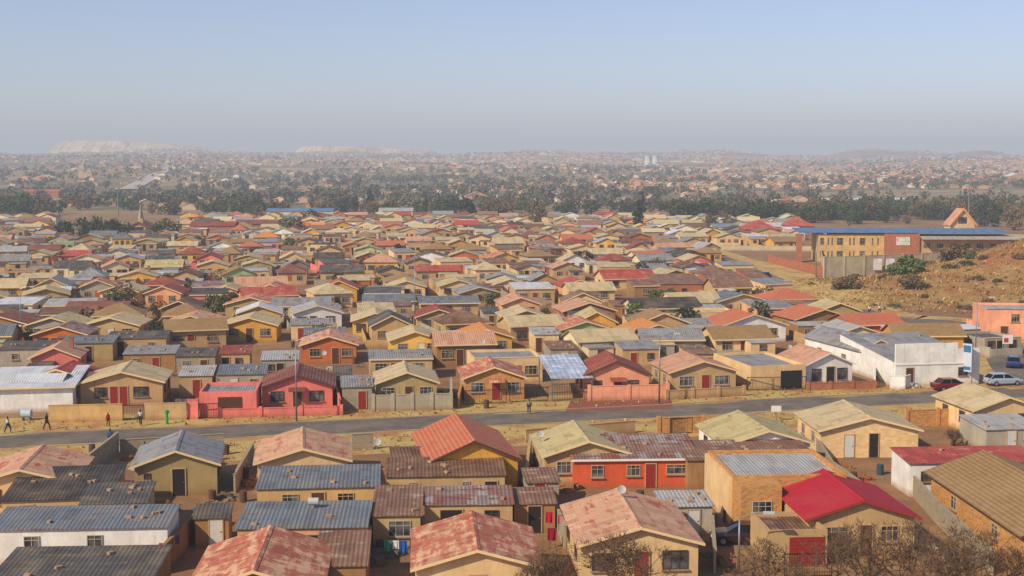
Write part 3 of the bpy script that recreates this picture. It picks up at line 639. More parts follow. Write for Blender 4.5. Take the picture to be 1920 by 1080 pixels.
# ------------------------------------------------------------------ procedural rows
NUM=['first','second','third','fourth','fifth','sixth','seventh','eighth','ninth','tenth','eleventh','twelfth','thirteenth','fourteenth','fifteenth','sixteenth','seventeenth','eighteenth','nineteenth','twentieth']
NUM+=['twenty-'+x for x in NUM[:9]]+['thirtieth']+['thirty-'+x for x in NUM[:9]]+['fortieth']+['forty-'+x for x in NUM[:9]]+['fiftieth']+['fifty-'+x for x in NUM[:9]]+['sixtieth']+['sixty-'+x for x in NUM[:9]]
def inside(px,py,poly):
    r=False; n=len(poly)
    for i in range(n):
        x1,y1=poly[i];x2,y2=poly[(i+1)%n]
        if (y1>py)!=(y2>py) and px<(x2-x1)*(py-y1)/(y2-y1)+x1: r=not r
    return r
ZONES=[[(1330,468),(1480,468),(2100,410),(2100,640),(1830,640),(1600,612),(1530,575),(1420,535),(1335,500)],[(1490,420),(2100,405),(2100,500),(1490,500)],
 [(100,405),(350,405),(350,445),(100,445)]]
def free(x,y,rad):
    px,py=P(x,y)
    for z in ZONES:
        if inside(px,py,z): return False
    for q in PLACED:
        if abs(q[1]-y)<q[2]+rad and abs(q[0]-x)<q[2]+rad and math.hypot(q[0]-x,q[1]-y)<q[2]+rad-.8: return False
    return True
wk=['cream']*7+['tan']*9+['yellow']*2+['ochre']*2+['peach']*2+['olive']*4+['sand']*6+['offwhite']*4+['brown']*2+['terra','redbrick','brick','pink','white','grey','grey','green']
rk=['beige']*12+['greenbeige']*7+['rustcream']*4+['redcream']*2+['grey']*6+['bluegrey']*2+['dark']*3+['brown']*4+['rusty']*4+['terracotta']*3+['redtile']*2+['red']*1+['brownred']*1+['pinktile']*3+['browntile']*5+['orange','white','black','lightgrey','lightgrey','lightgrey','rustsheets']
shr=['grey','grey','lightgrey','lightgrey','dark','rusty','rustsheets','brown','white','beige','beige','black','grey']
rnd=random.Random(42)
nh=0; ns_=0; nw=0
farh=MB(); fars=MB()
WC={k:lin(h) for k,h in WHEX.items()}; RC={k:lin(h) for k,h in RHEX.items()}
def jit(c,r,a=.1):
    k=1+r.uniform(-a,a); return tuple(min(1,x*k*(1+r.uniform(-a,a)*.4)) for x in c)
def mh_(mb,x,y,z,rot,w,d,hw,rise,kind,wc,rc,det,r):
    mb.T=(math.cos(rot),math.sin(rot),x,y,z)
    if kind=='v': mb.prism([(-w/2,0),(w/2,0),(w/2,hw),(0,hw+rise),(-w/2,hw)],0,d,0,wc,(1,0))
    else: g_walls(mb,w,d,hw,rise,kind,wc)
    if det and kind=='v' or kind!='v': g_roof(mb,w,d,hw,rise,kind,.3,.1,rc)
    else:
        x_=w/2+.3; s=rise/(w/2); ze=hw-.3*s+.1; zr=hw+rise+.1
        mb.poly([(-x_,-.3,ze),(0,-.3,zr),(0,d+.3,zr),(-x_,d+.3,ze)],0,rc); mb.poly([(0,-.3,zr),(x_,-.3,ze),(x_,d+.3,ze),(0,d+.3,zr)],0,rc)
    if det:
        dk=(.03,.03,.035)
        for xx in (-w*.3,w*.3): mb.poly([(xx-.6,-.03,.9),(xx+.6,-.03,.9),(xx+.6,-.03,2.0),(xx-.6,-.03,2.0)],0,dk)
        dc=r.choice([(.15,.03,.02),(.06,.03,.02),(.02,.02,.02),(.3,.28,.25)])
        mb.poly([(-.45,-.03,0),(.45,-.03,0),(.45,-.03,2.0),(-.45,-.03,2.0)],0,dc)
row=0
yv=166.0
while yv<720:
    row+=1; cnt=0
    ang=R(9 if yv<300 else max(2,9-(yv-300)*.03))
    X=-yv*.44-20
    while X<yv*.44+20:
        X+=rnd.uniform(8.4,11.0)*(1 if rnd.random()<.92 else 1.7)
        xw=X; yw_=yv+X*math.tan(ang)*.9+rnd.uniform(-2.8,2.8)+6*math.sin(X/55+row)
        if yw_<158: continue
        px,py=P(xw,yw_)
        if px<-40 or px>1960 or py<412+ (0 if px<1500 else 22): continue
        w=rnd.uniform(5.4,7.9); d=rnd.uniform(5.6,8.2)
        wa=rnd.choice(wk); ro=rnd.choice(rk); kd=rnd.choice(['v']*8+['u']*4+['hip','flat','flat','para'])
        if ro in('terracotta','redtile','orange','browntile','brownred') and rnd.random()<.4: kd='hip'
        if kd=='u': w=rnd.uniform(7,9.5); d=rnd.uniform(5.2,6.8)
        if kd in('flat','para') and ro not in shr: ro=rnd.choice(shr)
        rise=rnd.uniform(.85,1.5) if kd!='hip' else rnd.uniform(1.3,1.9)
        if kd in('flat','para'): rise=.5
        yaw=ang+R(rnd.choice([0,0,0,4,-6,2,9]))
        hh=rnd.uniform(2.4,2.9)
        if free(xw,yw_+d/2,min(w,d)/2+.5):
            cnt+=1; own=None
            if nh<205:
                nh+=1
                ex=None
                if rnd.random()<.45 and kd!='para': ex=(rnd.choice([-1,1])*w*.22,w*.42,rnd.uniform(1.4,2.6),rnd.choice([wa,wa,'block','tan']),rnd.choice(shr))
                lab=f"{WNAME.get(wa,wa)} house, {RNAME[ro]} roof, {NUM[row-1]} row up, {NUM[cnt-1]} from left"
                house((xw,yw_),w,d,math.degrees(yaw),wa,ro,lab,kind=kd,hw=hh,rise=rise,lod=1 if yw_<260 else 2,group='houses in the rows beyond the road',chim=(w*.25,d*.6) if rnd.random()<.25 and kd=='v' else None,sides=yw_<230,ext=ex,o=.15 if kd=='flat' else .35)
                own=f'{NUM[cnt-1]} house of {NUM[row-1]} row up'
            else:
                if kd=='para': kd='flat'
                wc_=jit(WC[wa],rnd); mh_(farh,xw,yw_,0,yaw,w,d,hh,rise,kd,wc_,jit(RC[ro],rnd),yw_<560,rnd); PLACED.append((xw,yw_+d/2,max(w,d)/2))
                if rnd.random()<.45:
                    mh_(farh,xw+rnd.choice([-1,1])*w*.22,yw_-1.9,0,yaw,w*.42,1.85,2.1,.15,'flat',jit(wc_,rnd),jit(RC[rnd.choice(shr)],rnd),False,rnd)
                farh.T=(math.cos(yaw),math.sin(yaw),xw-w/2-1.0,yw_-3,0); wc2=jit(rnd.choice([WC['block'],WC['grey'],WC['tan'],WC['sand']]),rnd); farh.box(-.1,.1,0,14,0,1.5,0,wc2,False); farh.box(.12,6,-.1,.1,0,1.4,0,wc2,False)
            for q in range(2):
                if rnd.random()<.8:
                    sw=rnd.uniform(2.8,7.5); sd=rnd.uniform(2.6,4.2); by=yw_+d+rnd.uniform(1.2,2.8)+q*4.0; bx=xw+rnd.uniform(-2.4,2.4)-q
                    if by-yw_+sd<19.5 and free(bx,by+sd/2,sd/2+.2):
                        wa2=rnd.choice(wk+['block','block','block','grey']); ro2=rnd.choice(shr)
                        if own and ns_<250:
                            ns_+=1
                            house((bx,by),sw,sd,math.degrees(yaw),wa2,ro2,f"{RNAME[ro2]} roofed {'nearer' if q==0 else 'farther'} shed behind {own}",kind='flat',hw=rnd.uniform(2.0,2.5),rise=rnd.uniform(.15,.4),o=.12,fasc=None,cat='outbuilding',name='outbuilding',lod=2,sides=False,group='sheds in the back yards')
                        else:
                            mh_(fars,bx,by,0,yaw,sw,sd,2.2,.3,'flat',jit(WC.get(wa2,lin('948a78')),rnd),jit(RC[ro2],rnd),False,rnd); PLACED.append((bx,by+sd/2,sd/2))
            if own and nw<150 and rnd.random()<.85:
                nw+=1; sx=xw-w/2-1.0
                e=(sx-math.sin(yaw)*13,yw_+math.cos(yaw)*13); b=(sx+math.sin(yaw)*3.5,yw_-math.cos(yaw)*3.5)
                hm=rnd.uniform(1.2,1.8); mt=rnd.choice([concrete,WALL['block'](),WALL['tan'](),WALL[wa]()])
                mm=MB(); L=16.5; mm.T=(math.cos(math.atan2(e[1]-b[1],e[0]-b[0])),math.sin(math.atan2(e[1]-b[1],e[0]-b[0])),b[0],b[1],0); mm.box(0,L,-.08,.08,-.2,hm)
                tag(obj('yard_wall',mm.mesh('yard_wall',mt)),'low yard wall left of '+own,'wall','yard walls between the plots')
                if rnd.random()<.65:
                    mm=MB(); mm.T=(math.cos(yaw),math.sin(yaw),b[0],b[1],0); mm.box(.1,rnd.uniform(4,7.5),-.08,.08,-.2,hm*.85)
                    tag(obj('yard_wall',mm.mesh('yard_wall',mt)),'low street wall in front of '+own,'wall','street walls before the houses')
    yv+=20.5 if yv<330 else 18.5+ (yv-330)*.02
vc=NT('distant_paint'); at=vc.node('ShaderNodeAttribute',attribute_name='Col'); nn=vc.ramp(vc.noise(vc.pos(),1.1,5,.7),.35,.7)
vc.base(vc.mix(vc.math('MULTIPLY',nn,.35),at.outputs['Color'],(.16,.115,.075))); vc=vc.m
# far township on the slopes
fr=random.Random(5)
fc_r=['c48a64','b4704c','ac5c44','c9ac88','a09080','8a827a','d8cab2','b05642','c89a6c','ddd8ce','a47e5c','b8643c','c07850']
cntf=0
Y=760
def nz(x,y): return math.sin(x/260+1.3*math.sin(y/430))+math.sin(y/330+x/900)+.7*math.sin(x/120-y/210)
def fld(x,y): return mn.noise((x/240,y/420,7))
while Y<5200:
    X=-Y*.42
    st=14 if Y<2500 else 14+(Y-2500)*.006
    while X<Y*.42:
        X+=st*fr.uniform(.9,1.1)
        y2=Y+X*.12+fr.uniform(-3,3); q=nz(X,y2); px,py=P(X,y2,hz(X,y2))
        x2=X; lad=(px<760 and 1200<Y<4200 and q>-1.1)
        if lad:
            s_=X+.31*Y; k=round(s_/52); x2=k*52+fr.choice([-11,11])+fr.uniform(-1.5,1.5)-.31*Y
        pr=.92 if q>-.6 else .1
        if fld(X,y2)>.28: pr=.02
        if Y<1050: pr*=.2 if px>350 else .08
        elif Y<1300: pr*=.5
        if fr.random()>pr: continue
        s=fr.uniform(.9,1.15)*(1 if Y<3000 else 1.3)
        if fr.random()<.02: s*=2.4
        mh_(farh,x2,y2,hz(x2,y2)-.3,R(fr.choice([8,-6,8,20])),7.2*s,7.5*s,2.7*s**.5,1.3*s,'v',jit(lin(fr.choice(['dcbc94','c8a47a','e6d6b4','bb946a','d09a70'])),fr),jit(lin(fr.choice(fc_r)),fr),False,fr); cntf+=1
    Y+=26 if Y<2500 else 26+(Y-2500)*.022
print('far houses',cntf,'near',nh,'sheds',ns_,'walls',nw)
o=obj('distant_houses',farh.mesh('distant_houses',vc,uv=False,col=True)); tag(o,'dense mass of small distant houses spreading to the far slopes','houses'); o['kind']='stuff'
o=obj('distant_outbuildings',fars.mesh('distant_outbuildings',vc,uv=False,col=True)); tag(o,'tin roofed back rooms among the distant houses','outbuildings'); o['kind']='stuff'
# ------------------------------------------------------------------ trees
def leafm(key,a,b):
    t=NT('leaf_'+key); n=t.ramp(t.noise(t.pos(),.9,3),.35,.65); c=t.mix(n,lin(a),lin(b)); r=t.rnd()
    t.base(t.mix(t.math('MULTIPLY',r,.5),c,sc(lin(a),.6))); t.b.inputs['Roughness'].default_value=.8; return t.m
LM=dict(dark=leafm('dark_green','354026','4a5630'),green=leafm('green','4e5c2e','6a7438'),dry=leafm('dry_brown','6e583c','84704a'),grey=leafm('grey_green','5a6040','707048'))
bark=plain('bark','5a4838')
def crown(seed,rx,rz,zc,nc,nl,ls,mat,cone=False,cr=.35):
    r=random.Random(seed); m=MB()
    for i in range(nc):
        while True:
            a,b,c=r.uniform(-1,1),r.uniform(-1,1),r.uniform(-1,1)
            if .25<a*a+b*b+c*c<1: break
        k=1-.75*max(0,c) if cone else 1
        cx,cy,cz=a*rx*k,b*rx*k,zc+c*rz; R_=rx*cr*r.uniform(.6,1.2)
        for j in range(nl):
            d=Vector((r.gauss(0,1),r.gauss(0,1),r.gauss(0,1))).normalized()*R_*r.uniform(.5,1)
            p=Vector((cx,cy,cz+0))+Vector((d.x,d.y,d.z*(.8 if not cone else 1.4)))
            u=Vector((r.gauss(0,1),r.gauss(0,1),r.gauss(0,1))).normalized(); w=u.cross(Vector((r.gauss(0,1),r.gauss(0,1),r.gauss(0,1)))).normalized(); s=ls*r.uniform(.6,1.3)
            m.poly([tuple(p-u*s),tuple(p+w*s*.7),tuple(p+u*s),tuple(p-w*s*.7)])
    return m.mesh('crown',mat,uv=False)
def trunk(seed,h,r0,spread):
    r=random.Random(seed); m=MB(); p=Vector((0,0,-.5)); q=Vector((r.uniform(-.2,.2),r.uniform(-.2,.2),h*.35)); m.tube(p,q,r0,r0*.7,7)
    for i in range(6):
        a=r.uniform(0,6.28); e=q+Vector((math.cos(a)*spread,math.sin(a)*spread,h*r.uniform(.15,.4))); m.tube(q,e,r0*.5,r0*.15,5)
        e2=e+Vector((math.cos(a+.7)*spread*.4,math.sin(a+.7)*spread*.4,h*.12)); m.tube(e,e2,r0*.16,r0*.06,4)
    return m.mesh('trunk',bark,uv=False)
TT={}
for key,(rx,rz,zc,mat,cone,dn) in dict(round=(4.0,3.6,4.4,'dark',0,32),round2=(4.4,3.4,4.2,'green',0,30),wide=(5.8,3.0,3.6,'dark',0,34),cypress=(1.6,5,5.6,'dark',1,34),dryt=(4.2,3.6,4.4,'dry',0,24),gum=(3.6,4.2,5.4,'grey',0,26)).items():
    TT[key]=(crown(len(key)*7,rx,rz,zc,30,dn,.42,LM[mat],bool(cone)),trunk(len(key),7,.26,rx*.5),rz+zc)
KN=dict(round='dark round tree',round2='green bushy tree',wide='wide evergreen tree',cypress='narrow cypress',dryt='brown winter tree',gum='grey green tree')
def tree(x,y,h,key,label,group=None,z=None):
    cr,tr,H_=TT[key]; s=h/H_
    if z is None: z=hz(x,y)
    o=thing('tree',label,'tree',(x,y,z),random.uniform(0,6.28),group); o.scale=(s*random.uniform(.85,1.25),)*2+(s,)
    obj('trunk',tr,o); obj('crown',cr,o); return o
def treepx(px,ytop,ybase,key,label,group=None):
    x,y=G(px,ybase); f=y*cp+CH*sp; h=(ybase-ytop)*f/FP; return tree(x,y,h,key,label,group,0)
for a in [(870,368,412,'round','dark round tree standing tall at centre behind the last houses'),(822,362,400,'cypress','narrow dark cypress left of the tall round tree'),(798,366,400,'cypress','cypress pair member on the left, behind blue roofs'),(585,368,398,'cypress','small dark conifer above the blue roofed hall'),(402,384,412,'cypress','slim dark conifer above the left church'),
 (1196,378,432,'cypress','slim dark conifer right of centre above pink roofs'),(748,456,485,'round','small dark tree among roofs left of centre'),(545,405,440,'round2','green tree behind the left rows'),(1292,378,415,'round','dark tree at left end of the right tree line'),(1330,376,414,'wide','wide dark tree in the right tree line'),
 (310,412,446,'wide','wide evergreen right of the left church'),(185,408,448,'wide','broad evergreen clump left of the church'),(150,410,446,'wide','broad evergreen left of the other clump'),(118,414,444,'round','dark tree at left of evergreen clump'),(215,412,446,'wide','evergreen clump beside the church wall'),(1345,396,436,'dryt','brown winter tree right of centre'),
 (1900,390,432,'dryt','brown winter tree at the right edge by the orange gable'),(1700,405,420,'dryt','dry tree above the school roof'),(1592,418,424,'dryt','low dry tree left above the school'),(1004,380,425,'dryt','brown tree behind centre rows'),(376,548,572,'round2','small green tree among left roofs'),
 (1400,380,416,'wide','broad dark tree in the middle of the right tree line'),(1460,384,416,'round','round dark tree right of the broad one'),(1520,386,418,'wide','wide dark tree left of the school roof'),(1600,392,420,'wide','dark tree standing just behind the school roof'),(1660,390,418,'round','round dark tree behind the school'),(1850,395,425,'wide','wide dark tree right of the orange church')]:
    treepx(*a)
rt=random.Random(11)
def tl(px): return 'far left' if px<350 else 'left' if px<750 else 'middle' if px<1150 else 'right' if px<1550 else 'far right'
nt=0
while nt<150:
    if rt.random()<.5: px=rt.uniform(1260,1930); py=rt.gauss(409,4)
    else: px=rt.uniform(-10,1260); py=rt.gauss(400,7) if px>760 else rt.gauss(402,6)
    if py<384 or py>(416 if px<1250 else 420): continue
    if 100<px<350 and py>404: continue
    x,y=G(px,py); key=rt.choice(['round','wide','dryt','dryt','gum','round2','cypress','wide','dryt'] if px<1250 else ['wide','round','wide','dryt','dryt','round'])
    h=rt.uniform(4.5,9.5)*(1 if key!='cypress' else 1.3); nt+=1
    tree(x,y,h,key,f"{KN[key]} in the belt behind the houses, {tl(px)} part of photo",'belt trees: '+KN[key]+' '+tl(px))
for i in range(48):
    for _ in range(60):
        px=rt.uniform(0,1500); py=rt.uniform(425,660); x,y=G(px,py)
        if free(x,y,1.0): break
    key=rt.choice(['round2','round','dryt','gum'])
    tree(x,y,rt.uniform(2.4,4.2),key,f"small {KN[key]} poking up between roofs, {tl(px)} part of the photo",'small yard trees: '+KN[key]+' '+tl(px))
ft=MB(); ftr=random.Random(3); nf_=0
gc=[lin('364228'),lin('424a2c'),lin('5a543a'),lin('665c42'),lin('404830'),lin('70624a')]
def fartree(X,Y,h,n,s0):
    z=hz(X,Y); r_=h*ftr.uniform(.45,.75); c=jit(ftr.choice(gc),ftr,.25)
    for j in range(n):
        u=Vector((ftr.gauss(0,1),ftr.gauss(0,1),ftr.gauss(0,1))).normalized(); p_=Vector((X,Y,z+h*.5))+Vector((u.x*r_,u.y*r_,u.z*h*.45))*ftr.uniform(.3,1); a_=Vector((ftr.gauss(0,1),ftr.gauss(0,1),ftr.gauss(0,1))).normalized(); b_=a_.cross(u); s=h*s0
        ft.poly([tuple(p_-a_*s),tuple(p_+b_*s),tuple(p_+a_*s),tuple(p_-b_*s)],0,jit(c,ftr,.18))
# clumps strung along irregular bands, open ground between
while nf_<4300:
    Y=900*(5.0**ftr.random()); X=ftr.uniform(-.42,.42)*Y
    band=mn.noise((X/260,Y/95,2))+.5*mn.noise((X/70,Y/70,9))
    if band<.12 and ftr.random()<.86: continue
    if fld(X,Y)>.28 and ftr.random()<.8: continue
    nf_+=1; fartree(X,Y,ftr.uniform(3.5,9.5),30 if Y<1600 else 13,.15 if Y<1600 else .2)
for i in range(620):
    lf=ftr.random()<.5
    px=ftr.uniform(-20,760) if lf else ftr.uniform(1240,1940)
    py=ftr.choice([ftr.gauss(384,5),ftr.gauss(372,4)]) if lf else ftr.choice([ftr.gauss(402,4),ftr.gauss(392,4)])
    if not lf and px<1300 and ftr.random()<.5: continue
    x,y=G(px,min(410,py))
    if mn.noise((px/90,py/12,4))<-.12: continue
    fartree(x,y,ftr.uniform(4,9),70,.13)
for i in range(160):
    px=ftr.uniform(760,1240); x,y=G(px,ftr.gauss(388,7)); fartree(x,y,ftr.uniform(4,7),60,.13)
o=obj('distant_trees',ft.mesh('distant_trees',vc,uv=False,col=True)); tag(o,'hazy mass of trees scattered over the distant slopes','trees'); o['kind']='stuff'
# bare thorn trees
def bare(seed,H_,spread,depth=6):
    r=random.Random(seed); m=MB()
    def br(p,d,L,rad,k):
        n=2; q=p
        for i in range(n):
            d=(d+Vector((r.gauss(0,.2),r.gauss(0,.2),r.gauss(0,.12)))).normalized(); e=q+d*L/n
            m.tube(q,e,rad*(1-.25*i),rad*(.75-.2*i),4 if k<3 else 3); q=e
        if k>=depth: return
        for i in range(r.choice([2,3,3,3]) if k<depth-1 else 4):
            a=Vector((r.gauss(0,1),r.gauss(0,1),r.gauss(0,.6))).normalized(); nd=(d*.75+a*spread+Vector((0,0,.12))).normalized()
            br(q,nd,L*r.uniform(.6,.9),max(.015,rad*.6),k+1)
    for i in range(4):
        br(Vector((0,0,-.3)),Vector((r.uniform(-.6,.6),r.uniform(-.6,.6),1)).normalized(),H_*.24,.13,0)
    return m.mesh('branches',plain('twig_bark','6c543e',.95))
for i,(px,ytop,Y,sd,lab) in enumerate([(1850,945,76,1,'large bare thorn tree at the bottom right corner'),(1165,985,74,2,'bare thorn tree in front of the rust patched roof, bottom'),(1045,1010,73,3,'bare shrub left of the rust patched house, bottom'),(1435,1000,75,4,'bare bush below the red garage door, bottom'),(1640,955,77,5,'bare thorn tree in front of the crimson roofed house'),(1745,970,75,6,'bare thorn tree left of the bottom right corner'),(1800,790,121,7,'bare bush in the yard beside the brick wall at right')]):
    x=(px-960)/FP*Y; z=CH-(ytop-305)/FP*Y
    o=thing('bare_tree',lab,'tree',(x,Y,0),i,None); h=max(2.5,z)
    obj('branches',bare(sd,h*1.05,.62,5 if i==6 else 6),o)
def bush(seed,r,mat): return crown(seed,r,r*.6,r*.45,26,34,.11*r,mat,cr=.4)
BM=[bush(i,1.5,LM[k]) for i,k in enumerate(['green','dry','dark','grey'])]
BN=['green','dry brown','dark green','grey green']
def bushp(x,y,z,s,k,label,group=None):
    o=obj('bush',BM[k],None,(x,y,z),random.uniform(0,6)); o.scale=(s*random.uniform(.9,1.5),s,s*random.uniform(.6,.9)); tag(o,label,'bush',group)
rb=random.Random(8)
for i,(px,Y_,s,k) in enumerate([(1705,272,2.4,0),(1795,282,2.6,1),(1590,262,2.0,1),(1715,256,1.5,1)]):
    x=(px-960)/FP*Y_; bushp(x,Y_,hill(x,Y_),s,k,['big green bush on the hillside','tall brown bush on the hilltop','brown bush at the left foot of the hill','low brown bush below the big green bush'][i])
for i in range(90):
    x=rb.uniform(62,140); y=rb.uniform(232,290); k=rb.choice([1,1,1,1,3,3]); bushp(x,y,hill(x,y)-.1,rb.uniform(.2,1.0),k,f'{BN[k]} shrub scattered on the brown hillside','hillside shrubs '+BN[k])
gr=MB(); gcl=[lin('b49454'),lin('a07e44'),lin('c2a060'),lin('8e7442')]
for i in range(8000):
    if i<5600: x=rb.uniform(56,150); y=rb.uniform(226,305); z=hill(x,y)
    else:
        k=rb.randrange(0,len(mp)); o_=rb.choice([rb.uniform(4.3,11),-rb.uniform(4.3,12)]); x,y=offs([mp[max(0,k-1)],mp[k],mp[min(len(mp)-1,k+1)]],o_)[1]; x+=rb.uniform(-3,3); z=0
        if not all(math.hypot(q[0]-x,q[1]-y)>q[2] for q in PLACED[:74]): continue
    if i<5600 and z<.05: continue
    h=rb.uniform(.25,.6) if i<5600 else rb.uniform(.1,.28); c=jit(rb.choice(gcl),rb,.15)
    for j in range(4):
        a=rb.uniform(0,6.28); d=h*.7; gr.poly([(x-math.sin(a)*h*.35,y+math.cos(a)*h*.35,z-.02),(x+math.sin(a)*h*.35,y-math.cos(a)*h*.35,z-.02),(x+math.cos(a)*d,y+math.sin(a)*d,z+h)],0,c)
o=obj('dry_grass',gr.mesh('dry_grass',vc,uv=False,col=True)); tag(o,'tufts of dry grass on the hillside and road verges','grass'); o['kind']='stuff'
def rock(seed):
    r=random.Random(seed); m=MB(); n=7; rings=[]
    for j,(rr,zz) in enumerate([(1,.0),(1.05,.25),(.8,.55),(.35,.75)]):
        rings.append([(math.cos(6.283*i/n)*rr*r.uniform(.75,1.15),math.sin(6.283*i/n)*rr*r.uniform(.75,1.15),zz*r.uniform(.85,1.15)) for i in range(n)])
    for a,b in zip(rings[:-1],rings[1:]):
        for i in range(n): m.poly([a[i],a[(i+1)%n],b[(i+1)%n],b[i]])
    m.poly(rings[-1]); return m.mesh('rock',plain('rock','a8886a',.95,var=.35))
RM=[rock(i) for i in range(4)]
for i in range(60):
    x=rb.uniform(62,125); y=rb.uniform(226,262); o=obj('rock',RM[i%4],None,(x,y,hill(x,y)-.1),rb.uniform(0,6)); s=rb.uniform(.15,.45); o.scale=(s,s,s*.8); tag(o,'grey brown rock lying on the bare hillside','rock','rocks on the hillside')
# ------------------------------------------------------------------ landmarks
sch=thing('school_building','long two storey school with blue roof, pale and brick walls','school',(80,348,0),R(-3))
m=MB(); m.box(0,17,0,10,0,7.4); obj('sand_wing',m.mesh('wing',WALL['sand']()),sch)
m=MB(); m.box(17.002,26,-.6,10,0,7.6); obj('brick_wing',m.mesh('wing',WALL['redbrick']()),sch)
m=MB(); m.box(26.002,56,0,10,0,7.0); obj('pale_wing',m.mesh('wing',WALL['tan']()),sch)
m=MB(); m.slab((-5,-.7,8.0),(49,-.7,8.0),(49,12,8.5),(-5,12,8.5),.22); obj('roof',m.mesh('roof',ROOF['blue']()),sch)
m=MB(); m.slab((26,-3.6,6.5),(57,-3.6,6.5),(57,-.7,7.0),(26,-.7,7.0),.2); obj('walkway_roof',m.mesh('roof',ROOF['lightgrey']()),sch)
for (x_,w_) in ((1,1),(2.6,.4),(3.6,.4),(5.6,1.6),(8.2,.4),(9.2,.4),(11.4,1.4),(14,.4),(15.4,.4)):
    for z in (1.2,4.6): add_window(sch,x_,0,z,w_,1.9,0,frameC,0 if w_<1 else 1,False)
for i in range(8): add_window(sch,28+i*3.4,0,3.9,1.8,1.2,0,frameW,2,False)
m=MB(); m.box(-5.2,-4.2,-.5,3,0,7.4); obj('brick_pier',m.mesh('pier',WALL['redbrick']()),sch)
mur=NT('mural_paint'); vo=mur.node('ShaderNodeTexVoronoi'); mur.l.new(mur.objc(),vo.inputs['Vector']); vo.inputs['Scale'].default_value=1.6; mur.base(mur.mix(.35,(.62,.52,.46),vo.outputs['Color'])); mur=mur.m
m=MB(); m.box(20,23.5,-.75,-.61,4.6,6.8); obj('mural_panel',m.mesh('mural',mur),sch)
for i,(px,l) in enumerate([(1644,'left'),(1667,'right')]):
    x,y=G(px,520); m=MB(); m.box(-1.0,1.0,-.06,0,1.7,4.3); o=obj('poster',m.mesh('poster',mur),None,(x,y-.5,0),0); tag(o,f'{l} of two painted posters on the precast wall','poster')
for i,(x0,x1,yb,l) in enumerate([(1395,1465,447,'red roofed hall behind the trees left of the school'),(1478,1530,440,'second red roofed hall left of the school')]):
    H(x0,x1,yb,'redbrick','red',l,kind='hip',d=14,rise=3,hw=3,rot=3,lod=2)
def aframe(px0,px1,ytop,ybase,label,wm,rm,d=14,trim=True):
    c,w=W(px0,px1,ybase); f=c[1]; h=(ybase-ytop)*f/FP; o=thing('church',label,'church',(c[0],c[1],0),R(6))
    m=MB(); m.prism([(-w/2,0),(w/2,0),(w/2,h*.35),(0,h*.93),(-w/2,h*.35)],0,d); obj('wall',m.mesh('wall',wm),o)
    m=MB(); g_roof(m,w,d,h*.35,h*.58,'v',.5,.3); obj('roof',m.mesh('roof',rm),o)
    if trim:
        m=MB(); s=h*.58/(w/2); x=w/2+.6; m.prism([(-x,h*.35-.6*s-.4),(0,h*.93-.4),(0,h*.93+.4),(-x,h*.35-.6*s+.4)],-.9,-.55); m.prism([(0,h*.93-.4),(x,h*.35-.6*s-.4),(x,h*.35-.6*s+.4),(0,h*.93+.4)],-.9,-.55); obj('gable_trim',m.mesh('trim',plain('orange_paint','ec9c50')),o)
    add_window(o,0,0,h*.35,w*.35,h*.25,0,frameB,2,False); return o
aframe(1780,1828,388,436,'orange trimmed tall gable church at the right skyline',WALL['cream'](),ROOF['pinktile'](),5)
aframe(225,290,415,442,'brown roofed church with pale spire among evergreens at left',WALL['tan'](),ROOF['brownred'](),18,False)
x,y=G(268,440); o=thing('church_spire','slender pale church spire among the left evergreens','spire',(x,y-2,0)); m=MB(); m.box(-.9,.9,-.9,.9,0,6); obj('shaft',m.mesh('shaft',WALL['tan']()),o); m=MB(); m.tube((0,0,6),(0,0,11),1.0,.08,4); obj('cap',m.mesh('cap',plain('spire_cap','a09478')),o)
for (x0,x1,yb,wa,ro,l,hw,d) in [(500,625,408,'offwhite','blue','long blue roofed hall behind the rows, left of centre',3,8),(355,440,440,'redbrick','redtile','red roofed long hall right of left church',3.2,12),(440,520,436,'brown','brownred','maroon roofed hall right of the red one',3.2,12),(1540,1700,385,'white','white','long pale warehouse on far right plain',3,9),(710,775,412,'cream','lightgrey','pale block of flats behind the last rows, left of centre',4,8),(35,110,372,'redbrick','terracotta','brick school hall in the far left trees',5,14)]:
    H(x0,x1,yb,wa,ro,l,kind='u',d=d,rise=1.3,hw=hw,rot=3,lod=2,cat='hall',name='hall')
def ctower(px,l,Y=3600):
    x=(px-960)/FP*Y; z=hz(x,Y)-2; m=MB(); n=20; prof=[(1.0,0),(.82,.3),(.68,.6),(.64,.78),(.7,1)]
    hh=CH-(292-305)/FP*Y-z; q_=10
    for (r0,z0),(r1,z1) in zip(prof[:-1],prof[1:]):
        for i in range(n):
            a0=6.2832*i/n;a1=6.2832*(i+1)/n
            m.poly([(math.cos(a0)*r0*q_,math.sin(a0)*r0*q_,z0*hh),(math.cos(a1)*r0*q_,math.sin(a1)*r0*q_,z0*hh),(math.cos(a1)*r1*q_,math.sin(a1)*r1*q_,z1*hh),(math.cos(a0)*r1*q_,math.sin(a0)*r1*q_,z1*hh)])
    t=MC.get('ct')
    if not t:
        q=NT('painted_tower'); vo=q.node('ShaderNodeTexVoronoi'); q.l.new(q.objc(),vo.inputs['Vector']); vo.inputs['Scale'].default_value=.12
        q.base(q.mix(.55,(.55,.62,.68),vo.outputs['Color'])); t=q.m; MC['ct']=t
    o=obj('cooling_tower',m.mesh('cooling_tower',t,smooth=True),None,(x,Y,z)); tag(o,l,'cooling tower')
ctower(1214,'left one of two painted pale cooling towers on the far plain',2700); ctower(1228,'right one of two painted pale cooling towers on the far plain',2760)
sand=NT('mine_sand'); sand.base(sand.mix(sand.ramp(sand.noise(sand.pos(),.008,6,.7),.4,.62),lin('ecce90'),lin('b08c5a'))); sand=sand.m
